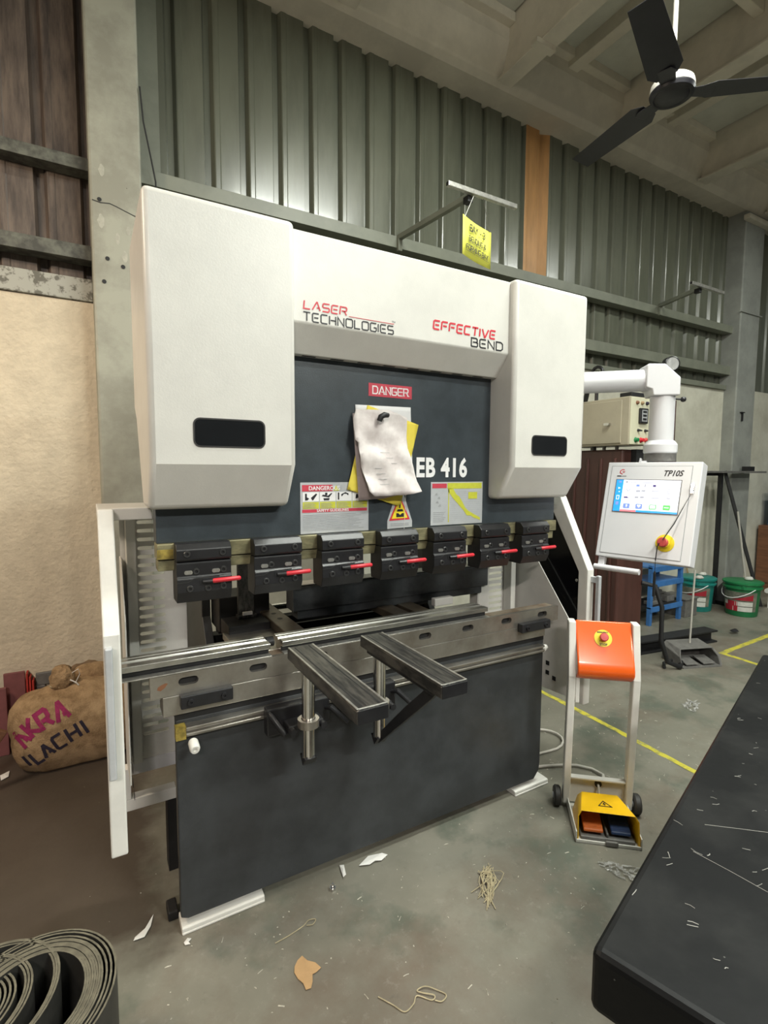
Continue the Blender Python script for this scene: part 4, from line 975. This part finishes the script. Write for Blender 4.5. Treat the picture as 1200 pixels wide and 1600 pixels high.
# second foot switch, floor beam
GP = thing('grey_foot_switch', 'dusty dark grey hooded foot switch on the floor with upright rod', 'foot pedal', (3.7,.5,0))
gM = Matrix.Translation((3.60,.42,0)) @ Matrix.Rotation(R(-20),4,'Z') @ Matrix.Diagonal((.82,.9,.9,1))
rim2 = [(-.20,.0,.006),(-.20,.03,.08),(-.165,.07,.135),(.165,.07,.135),(.20,.03,.08),(.20,.0,.006)]
bck2 = [(-.20,.24,.006),(-.20,.24,.13),(-.165,.24,.16),(.165,.24,.16),(.20,.24,.13),(.20,.24,.006)]
obj('hood', shell(rim2, bck2, .008).xf(gM), M_grey, GP, bev=.004)
obj('base', MB().box(-.19,.19,.0,.24,0,.010).xf(gM), M_grey, GP)
for s_ in (-1,1): obj('treadle', MB().prism([(.02,.02),(.02,.03),(.14,.055),(.14,.045)],'X',s_*.085-.06,s_*.085+.06).xf(gM), M_grey, GP, bev=.002)
obj('pull_rod', MB().tube([gM @ Vector((.01,.16,.15)), gM @ Vector((.02,.165,.45)), gM @ Vector((.035,.17,.76))], .007, 8), M_cable, GP, smooth=60)
obj('switch_lead', MB().tube([gM @ Vector((-.20,.12,.03)), gM @ Vector((-.30,.10,.02)), gM @ Vector((-.36,.02,.015))], .010, 8), M_blackm, GP, smooth=60)
o = obj('steel_beam', MB().prism([(-.06,0),(.06,0),(.06,.012),(.006,.012),(.006,.088),(.06,.088),(.06,.10),(-.06,.10),(-.06,.088),(-.006,.088),(-.006,.012),(-.06,.012)],'X',-.45,.45).xf(Matrix.Translation((3.85,.80,0)) @ Matrix.Rotation(R(-8),4,'Z')), M_blackm)
tag(o, 'dark steel beam lying on the floor behind the grey foot switch', 'beam')

# blue rack
BR = thing('blue_rack', 'low blue steel rack with shelves beneath the control panel', 'rack', (4.6,1.35,0))
for a in (4.20,4.66):
    for b in (1.22,1.45): obj('leg', MB().box(a,a+.035,b,b+.035,0,.56), M_blue, BR, bev=.002)
for z_ in (.17,.40,.54):
    obj('shelf', MB().box(4.20,4.695,1.215,1.49,z_-.012,z_), M_blackm if z_ < .2 else M_blue, BR)
    obj('shelf_rail', MB().box(4.20,4.695,1.212,1.222,z_-.045,z_+.004), M_blue, BR, bev=.002)
for k,(a,b) in enumerate(((4.28,1.26),(4.40,1.30),(4.55,1.27),(4.565,1.36))):
    o = obj('scrap_block', MB().box(a,a+.11,b,b+.08,.171,.205+.012*k).box(a+.02,a+.07,b+.02,b+.06,.205,.226+.012*k), M_grey, bev=.006)
    tag(o, ['grey scrap block at the shadowed end of the blue rack shelf','grey scrap block second along the blue rack shelf','grey scrap block third along the blue rack shelf','tallest grey scrap block nearest the buckets on the blue rack'][k], 'block', 'scrap blocks on the blue rack')
o = obj('grey_crate', MB().box(4.76,4.96,1.22,1.48,0,.17).box(4.75,4.97,1.21,1.49,.17,.185), M_grey, bev=.004)
tag(o, 'low grey crate between the blue rack and the paint buckets', 'crate')

# paint buckets
def bucket(x, y, rim_m, label, rot):
    t = thing('paint_bucket', label, 'bucket', (x,y,0), 'paint buckets by the wall')
    b = obj('tub', MB().lathe([(0,0),(.130,0),(.135,.01),(.150,.27)], (x,y,0), 28), rim_m, t, smooth=40)
    obj('lid', MB().lathe([(.150,.27),(.168,.272),(.170,.285),(.158,.292),(.158,.315),(.172,.318),(.174,.335),(.165,.340)], (x,y,0), 28), rim_m, t, smooth=40)
    obj('lid_top', MB().lathe([(0,.336),(.168,.338)], (x,y,0), 28), M_blid, t)
    def wrap(z0, z1, a0, a1, m_, nm, cut=0):
        mb = MB(); N=10
        for k in range(N+1):
            a = R(rot+a0+(a1-a0)*k/N)
            for q,z_ in enumerate((z0+(cut*(1-k/N)), z1)):
                r_ = .1372+.0150*(z_-.01)/.26+.0012
                mb.v.append((x+r_*math.cos(a), y+r_*math.sin(a), z_))
        for k in range(N): mb.f.append((2*k,2*k+2,2*k+3,2*k+1))
        obj(nm, mb, m_, t, smooth=180)
    wrap(.055,.245,-85,75,M_bwrap,'printed_wrap')
    def r2(z0,z1,a0,a1,m_,nm,cut=0):
        mb = MB(); N=8
        for k in range(N+1):
            a = R(rot+a0+(a1-a0)*k/N)
            for z_ in (z0, min(z1, max(z0+.002, z0+(z1-z0)*(k/N if cut else 1)))):
                r_ = .1372+.0150*(z_-.01)/.26+.0026
                mb.v.append((x+r_*math.cos(a), y+r_*math.sin(a), z_))
        for k in range(N): mb.f.append((2*k,2*k+2,2*k+3,2*k+1))
        obj(nm, mb, m_, t, smooth=180)
    r2(.165,.225,-10,60,M_bred,'red_flash',1); r2(.055,.150,-40,10,M_bred,'red_flash')
    r2(.108,.150,0,60,M_bwht,'white_band'); r2(.055,.100,-15,60,M_bwht,'white_band'); r2(.110,.150,-45,-28,M_bwht,'leaf_print')
    obj('lid_clip', MB().box(x+.150*math.cos(R(rot+25))-.025,x+.150*math.cos(R(rot+25))+.025,y+.172*math.sin(R(rot+25))-.012,y+.172*math.sin(R(rot+25))+.012,.272,.312), rim_m, t, bev=.004)
    hp_ = [(x+.172*math.cos(R(rot-100+16*k)), y+.172*math.sin(R(rot-100+16*k)), .28-.10*math.sin(PI*k/10)) for k in range(11)]
    obj('bail_handle', MB().tube(hp_, .004, 6), M_whitepr, t, smooth=60)
bucket(5.20,1.36,M_teal,'teal lidded paint bucket standing next to the blue rack',-178)
bucket(5.40,1.03,M_green,'green lidded paint bucket nearest the yellow floor tape',-178)
for x_,y_,l_ in ((5.08,1.28,'white rag lump on the teal bucket lid'),(5.29,1.36,'small white scrap on the far side of the teal bucket lid'),(5.45,1.00,'small white scrap on the green bucket lid')):
    mb = MB().lathe([(0,0),(.035,.004),(.040,.016),(.022,.034),(0,.038)], (0,0,0), 9)
    mb.v = [tuple(Vector(v)*(1+.35*noise.noise(Vector(v)*40+Vector((x_,y_,0))))) for v in mb.v]
    o = obj('rag_scrap', mb.xf(Matrix.Translation((x_,y_,.341))), M_bwht, smooth=180); tag(o, l_, 'rag')

# leaning bars and wall rack near the far column
def bar(name, p, q, r_, m_, label, cat, n=8, sq=False):
    o = obj(name, MB().tube([p,q], r_, 4 if sq else n), m_); return tag(o, label, cat)
bar('steel_rod', (5.74,1.12,.0), (5.66,1.24,1.0), .010, M_cable, 'bright thin steel rod leaning behind the green bucket', 'rod')
bar('steel_bar', (5.90,1.08,.0), (5.64,1.38,1.42), .020, M_blackm, 'dark steel bar leaning against the grey column', 'bar', sq=True)
bar('wooden_lath', (5.42,1.50,.02), (5.16,1.535,.70), .010, M_woodl, 'pale wooden lath leaning behind the teal bucket', 'lath', sq=True)
WR = thing('angle_rack', 'dark steel angle shelf frame fixed by the grey column', 'rack', (5.7,1.4,0))
obj('upright', MB().box(5.55,5.585,1.36,1.40,0,1.40), M_blackm, WR, bev=.002)
obj('shelf_bar', MB().box(5.15,6.3,1.28,1.40,1.40,1.42), M_grey, WR, bev=.002)
obj('back_angle', MB().box(5.15,5.60,1.40,1.44,1.37,1.40), M_blackm, WR)
o = obj('small_box', MB().box(5.98,6.08,1.30,1.38,1.421,1.47).box(5.985,6.075,1.299,1.30,1.43,1.46), M_blackm, bev=.003); tag(o, 'small black box on the steel shelf by the column', 'box')
o = obj('tool_heap', MB().lathe([(0,0),(.14,0),(.17,.05),(.10,.16),(.04,.24),(0,.25)], (5.72,1.32,0), 11), M_blackm, smooth=40); tag(o, 'dark heap of scrap behind the two buckets', 'scrap heap')
WC = thing('wooden_cabinet', 'brown wooden cabinet at the edge beyond the grey column', 'cabinet', (7.180,1.3,0))
obj('body', MB().box(6.730,7.680,1.10,1.52,.10,.78), M_wood, WC, bev=.004)
obj('door', MB().box(6.750,7.200,1.085,1.10,.13,.75), M_wood, WC, bev=.004); obj('door', MB().box(7.220,7.660,1.085,1.10,.13,.75), M_wood, WC, bev=.004)
for a in (6.740,7.32): obj('leg', MB().box(a,a+.06,1.12,1.5,0,.10), M_wood, WC)
BC = thing('blue_case', 'blue case on top of the brown wooden cabinet', 'case', (7.030,1.3,.78))
obj('shell', MB().box(6.780,7.280,1.15,1.45,.781,1.15), M_blue, BC, bev=.01); obj('lid', MB().box(6.770,7.290,1.14,1.46,1.15,1.20), M_blue, BC, bev=.01)
obj('latch', MB().box(7.000,7.060,1.13,1.15,1.10,1.17), M_edge, BC)
o = obj('floor_pipe', MB().tube([(5.78,.98,.20),(6.6,1.0,.20)], .025, 12).box(5.9,5.95,.96,1.02,0,.18).box(6.5,6.55,.96,1.02,0,.18), M_whitep, smooth=40); tag(o, 'white low rail running from the buckets to the frame edge', 'rail')

# ------------------------------------------------------------------ jute sacks and boards by the plaster wall
def blob(name, c, rad, seed, m_, amp=.10, fr=6.0, squash=.0):
    me = bpy.data.meshes.new(name); bm = bmesh.new(); bmesh.ops.create_uvsphere(bm, u_segments=64, v_segments=40, radius=1)
    for v in bm.verts:
        d = v.co.copy(); p = Vector((math.copysign(abs(d.x)**.8,d.x)*rad[0], math.copysign(abs(d.y)**.85,d.y)*rad[1], math.copysign(abs(d.z)**.85,d.z)*rad[2]))
        k = 1+amp*noise.noise(p*fr+Vector((seed,0,0)))+amp*.5*(1-2*abs(noise.noise(p*fr*2.3+Vector((0,seed,0)))))*.6
        p = p*k+Vector(c)
        if p.z < .004: p.z = .004+.02*(p.z-.004)*0
        v.co = p
    bm.to_mesh(me); bm.free()
    return obj(name, me, m_, smooth=180)
sk = thing('jute_sack', 'brown jute sack stencilled in magenta and navy slumped by the cream wall', 'sack', (-.30,1.32,0))
sb = blob('sack_body', (-.29,1.31,.165), (.285,.16,.205), 3.1, M_jute, .11, 5.0); setp(sb, sk)
kn = blob('tied_neck', (-.345,1.30,.405), (.045,.04,.050), 8.2, M_jute, .35, 26.0); setp(kn, sk)
obj('tie', MB().tube([(-.36+.035*math.cos(R(36*k)),1.30+.035*math.sin(R(36*k)),.370+.004*math.sin(R(70*k))) for k in range(11)], .004, 6), M_straw, sk)
obj('frayed_twine', MB().tube([(-.32,1.28,.39),(-.30,1.27,.43),(-.275,1.28,.44),(-.27,1.29,.41),(-.29,1.27,.375)], .0016, 5).tube([(-.31,1.26,.40),(-.285,1.25,.385),(-.275,1.25,.37)], .003, 5), M_litw, sk)
s2 = thing('jute_sack', 'folded jute sack heaped behind the stencilled sack', 'sack', (-.255,1.455,0))
b2 = blob('sack_body', (-.255,1.455,.20), (.105,.075,.205), 14.7, M_juted, .22, 7.0); setp(b2, s2)
f2 = blob('folded_mouth', (-.215,1.42,.365), (.08,.06,.045), 21.3, M_jute, .25, 11.0); setp(f2, s2)
bvh = BVHTree.FromPolygons([v.co.copy() for v in sb.data.vertices], [tuple(p.vertices) for p in sb.data.polygons])
def stencil(ch, x, z, h, w, rot, m_):
    mb = MB()
    for st in G[ch]:
        pts = []
        for i in range(len(st)-1):
            for k in range(6): pts.append((st[i][0]+(st[i+1][0]-st[i][0])*k/6, st[i][1]+(st[i+1][1]-st[i][1])*k/6))
        pts.append(st[-1]); mb.strip([(p[0]*h*.75, p[1]*h) for p in pts], w, .0)
    c_, s_ = math.cos(R(rot)), math.sin(R(rot)); out = []
    for v in mb.v:
        X = x+v[0]*c_-v[1]*s_; Z = z+v[0]*s_+v[1]*c_
        hit = bvh.ray_cast(Vector((X,.5,Z)), Vector((0,1,0)))
        out.append((X, (hit[0].y if hit[0] and hit[0].y < 1.27 else 9)-.0025, Z))
    mb.v = out; mb.f = [f_ for f_ in mb.f if all(out[q][1] < 5 for q in f_)]
    used = sorted({q for f_ in mb.f for q in f_}); ix = {q:k for k,q in enumerate(used)}
    mb.v = [out[q] for q in used]; mb.f = [tuple(ix[q] for q in f_) for f_ in mb.f]; o = obj('stencil_letter', mb, m_, sk)
for ch,x_,z_,h_,r_ in (('A',-.487,.150,.066,58),('K',-.456,.196,.074,44),('R',-.414,.224,.072,32),('A',-.358,.246,.072,22)):
    stencil(ch, x_, z_, h_, .0175, r_, M_pink)
for ch,x_,z_,h_,r_ in (('I',-.472,.062,.056,35),('L',-.445,.068,.060,34),('A',-.410,.092,.060,30),('C',-.362,.124,.064,26),('H',-.308,.146,.070,24),('I',-.242,.172,.070,26)):
    stencil(ch, x_, z_, h_, .0135, r_, M_navy)
o = obj('plywood_sheet', MB().box(-1.3,-.585,1.46,1.48,0,.34).box(-.60,-.512,1.505,1.52,0,.395), M_board, bev=.003); tag(o, 'dull maroon board leaning on the cream wall behind the sack', 'board')
for k in range(3):
    o = obj('red_lath', MB().box(-.507+.012*k,-.499+.012*k,1.49,1.545,0,.385-.02*k), M_boardr, bev=.001)
    tag(o, ['red lath pressed against the maroon board edge','middle red lath between the maroon board and dark frame','outermost red lath beside the dark frame'][k], 'lath', 'red laths beside the board')
o = obj('dark_frame', MB().box(-.47,-.16,1.53,1.548,.30,.365).box(-.47,-.43,1.53,1.548,0,.30).box(-.20,-.16,1.53,1.548,0,.30), M_grey, bev=.004); tag(o, 'dark wooden frame standing behind the jute sack', 'frame')
o = obj('wooden_plank', MB().box(-.022,.022,-.012,.012,0,.33).xf(Matrix.Translation((-.745,1.10,.012)) @ Matrix.Rotation(R(34),4,'Y')), M_wood, bev=.003); tag(o, 'reddish brown plank leaning at the left of the sack', 'plank')

# ------------------------------------------------------------------ curled sheet metal in the near corner
def curl(label, cx, cy, rx, ry, layers, gaps, h, a0=-165, a1=150, loose=0):
    t = thing('curled_sheet', label, 'metal sheet', (cx,cy,0), 'nested curled sheets on the floor')
    off = 0
    for i in range(layers):
        mb = MB(); N = 40; th = .0042
        for k in range(N+1):
            a = R(a0+(a1-a0)*k/N+i*3); wob = 1+.012*math.sin((a-R(i*3))*3)
            for rr in (off, off+th):
                px_, py_ = cx+(rx-rr)*wob*math.cos(a), cy+(ry-rr)*wob*math.sin(a)
                mb.v.append((px_,py_,.0)); mb.v.append((px_,py_,h+.0012*math.sin(i*2.1)))
        for k in range(N):
            a = 4*k; b = a+4
            mb.f += [(a,b,b+1,a+1),(a+2,a+3,b+3,b+2),(a+1,b+1,b+3,a+3),(a,a+2,b+2,b)]
        mb.f += [(0,1,3,2),(4*N,4*N+2,4*N+3,4*N+1)]
        L = obj('sheet_layer', mb, M_rollm, t, smooth=50)
        ed = MB()
        for k in range(N+1):
            a = R(a0+(a1-a0)*k/N+i*3); wob = 1+.012*math.sin((a-R(i*3))*3)
            for rr in (off, off+th): ed.v.append((cx+(rx-rr)*wob*math.cos(a), cy+(ry-rr)*wob*math.sin(a), h+.0003+.0012*math.sin(i*2.1)))
        for k in range(N): ed.f.append((2*k,2*k+2,2*k+3,2*k+1))
        obj('cut_edge', ed, M_rolle, L)
        off += th+(.0045 if i < loose else gaps)
    return off
curl('outermost bundle of curled dark sheet metal beside the darkened floor', -.345,-.345,.165,.175, 11, .0003, .300, loose=3)
curl('single thick curled sheet inside the outermost bundle', -.425,-.300,.135,.150, 3, .0002, .300)
curl('triple curled sheet inside the single curled one', -.455,-.300,.115,.125, 3, .0016, .300)
curl('innermost tight bundle of curled sheets at the frame edge', -.475,-.300,.105,.100, 6, .0045, .295)

# ------------------------------------------------------------------ floor markings and litter
def tape(pts, w, label):
    random.seed(len(label)); mb = MB(); fine = []
    for i in range(len(pts)-1):
        a, b = Vector(pts[i]), Vector(pts[i+1]); n_ = max(2,int((b-a).length/.05))
        for k in range(n_): fine.append(a+(b-a)*k/n_)
    fine.append(Vector(pts[-1]))
    mb.strip([(p.x,p.y) for p in fine], w, .0012)
    mb.v = [(v[0]+random.uniform(-.004,.004), v[1]+random.uniform(-.004,.004), v[2]+.0004) for v in mb.v]
    o = obj('floor_tape', mb, M_tape); return tag(o, label, 'floor tape', 'yellow floor tape')
tape([(2.30,1.1),(2.275,.684),(2.262,.25),(2.235,-.266),(2.22,-.9)], .032, 'worn yellow tape line passing behind the pedal stand')
tape([(6.2,.63),(4.86,.555),(4.045,.515),(4.03,.33),(3.98,-.6)], .040, 'yellow tape corner on the floor near the buckets')

def scrap(name, poly, m_, label, cat, lift=.004, seed=1, h=.0):
    vs = [(p[0],p[1],.002+lift*(.5+.5*noise.noise(Vector((p[0]*60+seed,p[1]*60,seed))))) for p in poly]
    cx = sum(p[0] for p in poly)/len(poly); cy = sum(p[1] for p in poly)/len(poly); n_ = len(poly)
    mb = MB().add(vs+[(cx,cy,.002+lift)]+[(v[0],v[1],v[2]-.0012) for v in vs], [(i,(i+1)%n_,n_) for i in range(n_)]+[(i,n_+1+i,n_+1+(i+1)%n_,(i+1)%n_) for i in range(n_)])
    o = obj(name, mb, m_); return tag(o, label, cat)
scrap('cardboard_scrap', [(.262,-.272),(.276,-.258),(.292,-.252),(.300,-.272),(.318,-.290),(.326,-.312),(.310,-.318),(.298,-.318),(.290,-.338),(.280,-.352),(.266,-.350),(.266,-.330),(.258,-.310),(.255,-.288)], M_card, 'torn tan cardboard scrap on the open floor', 'cardboard')
scrap('paper_scrap', [(.590,-.030),(.640,-.005),(.690,-.020),(.705,-.035),(.672,-.048),(.650,-.040),(.625,-.045)], M_litw, 'white torn paper scrap beside the bed plate', 'paper', .010, 3)
scrap('paper_scrap', [(.530,.005),(.545,.0),(.532,-.045),(.518,-.052)], M_litw, 'narrow white paper strip leaning from under the bed plate', 'paper', .010, 4)
scrap('paper_scrap', [(-.125,.052),(-.105,.045),(-.085,.065),(-.072,.105),(-.068,.112),(-.080,.07),(-.100,.038),(-.13,.040)], M_litw, 'curled white paper strip near the foot plate', 'paper', .006, 6)
scrap('paper_scrap', [(-.600,1.261),(-.567,1.285),(-.565,1.232),(-.591,1.214)], M_litw, 'white paper corner on the floor in front of the sack', 'paper', .008, 7)
scrap('paper_scrap', [(.000,-.040),(.012,-.028),(.022,-.036),(.010,-.046),(.016,-.055),(.002,-.050)], M_litw, 'tiny white paper scrap below the near foot plate', 'paper', .006, 9)
scrap('paper_scrap', [(.062,.52),(.080,.54),(.085,.50),(.10,.50),(.085,.48),(.07,.495)], M_litw, 'crumpled white paper scrap beside the bed and guard foot', 'paper', .012, 10)
scrap('leaf_scrap', [(.10,.80),(.115,.98),(.125,.98),(.13,.80)], M_straw, 'dry straw coloured leaf on the floor behind the guard foot', 'leaf', .02, 12)
def strings(name, paths, r_, m_, label, cat):
    mb = MB()
    for p in paths: mb.tube(p, r_, 5)
    o = obj(name, mb, m_, smooth=60); return tag(o, label, cat)
def spl(pts, n=6):
    out = []; P = [Vector(p) for p in pts]
    for i in range(len(P)-1):
        p0 = P[max(i-1,0)]; p1 = P[i]; p2 = P[i+1]; p3 = P[min(i+2,len(P)-1)]
        for k in range(n):
            t = k/n; out.append(.5*((2*p1)+(-p0+p2)*t+(2*p0-5*p1+4*p2-p3)*t*t+(-p0+3*p1-3*p2+p3)*t*t*t))
    out.append(P[-1]); return out
strings('twine', [spl([(.428,-.462,.003),(.452,-.500,.003),(.470,-.530,.003),(.500,-.525,.004),(.520,-.512,.004),(.548,-.540,.003),(.560,-.535,.006),(.536,-.512,.004),(.528,-.500,.004),(.552,-.503,.006),(.575,-.525,.004),(.590,-.548,.003),(.570,-.556,.003),(.555,-.545,.004)])], .0017, M_straw, 'looped straw coloured twine on the open floor', 'twine')
strings('twine', [spl([(.237,-.174,.003),(.280,-.170,.003),(.330,-.160,.003),(.352,-.150,.004),(.372,-.158,.005),(.358,-.170,.004),(.340,-.164,.004)])], .0015, M_straw, 'short twine with a loop near the bed plate', 'twine')
random.seed(11)
ps_ = []
for k in range(26):
    a = (.965+random.gauss(0,.014), -.27+random.gauss(0,.012)); b = (.885+random.gauss(0,.012), -.372+random.gauss(0,.016)); m_ = (.945+random.gauss(0,.02), -.315+random.gauss(0,.016))
    ps_.append(spl([(a[0],a[1],.004+.008*random.random()),(m_[0],m_[1],.006+.010*random.random()),(b[0],b[1],.003)],4))
strings('straw_tuft', ps_, .0014, M_straw, 'flattened straw tuft on the floor before the machine', 'straw')
random.seed(12)
def crumple(cx, cy, r_, rot, sd, label):
    mb = MB(); N = 12
    for a in range(N+1):
        for b in range(N+1):
            u, v = (a/N-.5)*2, (b/N-.5)*2; k = r_*(.75+.5*noise.noise(Vector((u*1.3+sd,v*1.3,sd))))
            x_, y_ = u*k*1.3, v*k*.55; p = Matrix.Rotation(R(rot),2) @ Vector((x_,y_))
            mb.v.append((cx+p.x, cy+p.y, .003+.022*abs(noise.noise(Vector((x_*55+sd,y_*55,sd*2))))*(1-.6*max(abs(u),abs(v)))))
    for a in range(N):
        for b in range(N):
            if noise.noise(Vector((a*.55+sd*3,b*.55,sd))) > -.10:
                q = a*(N+1)+b; mb.f.append((q,q+N+1,q+N+2,q+1))
    o = obj('plastic_wrap', mb, M_rag); return tag(o, label, 'plastic wrap')
crumple(2.92,.12,.085,20,1.3,'shiny crumpled clear wrap on the floor near the yellow tape')
crumple(1.385,-.50,.062,-50,4.7,'shiny crumpled clear wrap in front of the yellow pedal hood')
o = obj('steel_nut', MB().lathe([(.006,0),(.012,0),(.012,.010),(.006,.010),(.006,0)], (.468,-.075,.0), 6).lathe([(.004,.010),(.004,.022),(0,.022)], (.468,-.075,0), 8), M_chrome); tag(o, 'loose shiny bolt on the floor by the bed plate', 'bolt')
scrap('black_scrap', [(4.60,.72),(4.68,.70),(4.76,.76),(4.70,.74),(4.64,.76)], M_blackm, 'dark curled scrap on the floor before the green bucket', 'scrap', .04, 5)
# crumbs scattered over the floor
random.seed(7); mb = MB()
for k in range(420):
    a = random.uniform(-.1,2.6); b = random.uniform(-.75,.55)
    if -.02 < a < 1.53 and b > -.01: continue
    t = random.uniform(0,6.3); L = random.choice((.002,.0025,.003,.004,.009)); w_ = random.uniform(.0008,.002)
    c_, s_ = math.cos(t)*L, math.sin(t)*L
    mb.add([(a-c_-s_*w_/L,b-s_+c_*w_/L,.0008),(a+c_-s_*w_/L,b+s_+c_*w_/L,.0008),(a+c_+s_*w_/L,b+s_-c_*w_/L,.0008),(a-c_+s_*w_/L,b-s_-c_*w_/L,.0008),(a,b,.0035)], [(0,1,4),(1,2,4),(2,3,4),(3,0,4)])
o = obj('floor_crumbs', mb, M_crumb); tag(o, 'pale crumbs and shavings scattered over the concrete floor', 'debris', kind='stuff')

finish_curves()
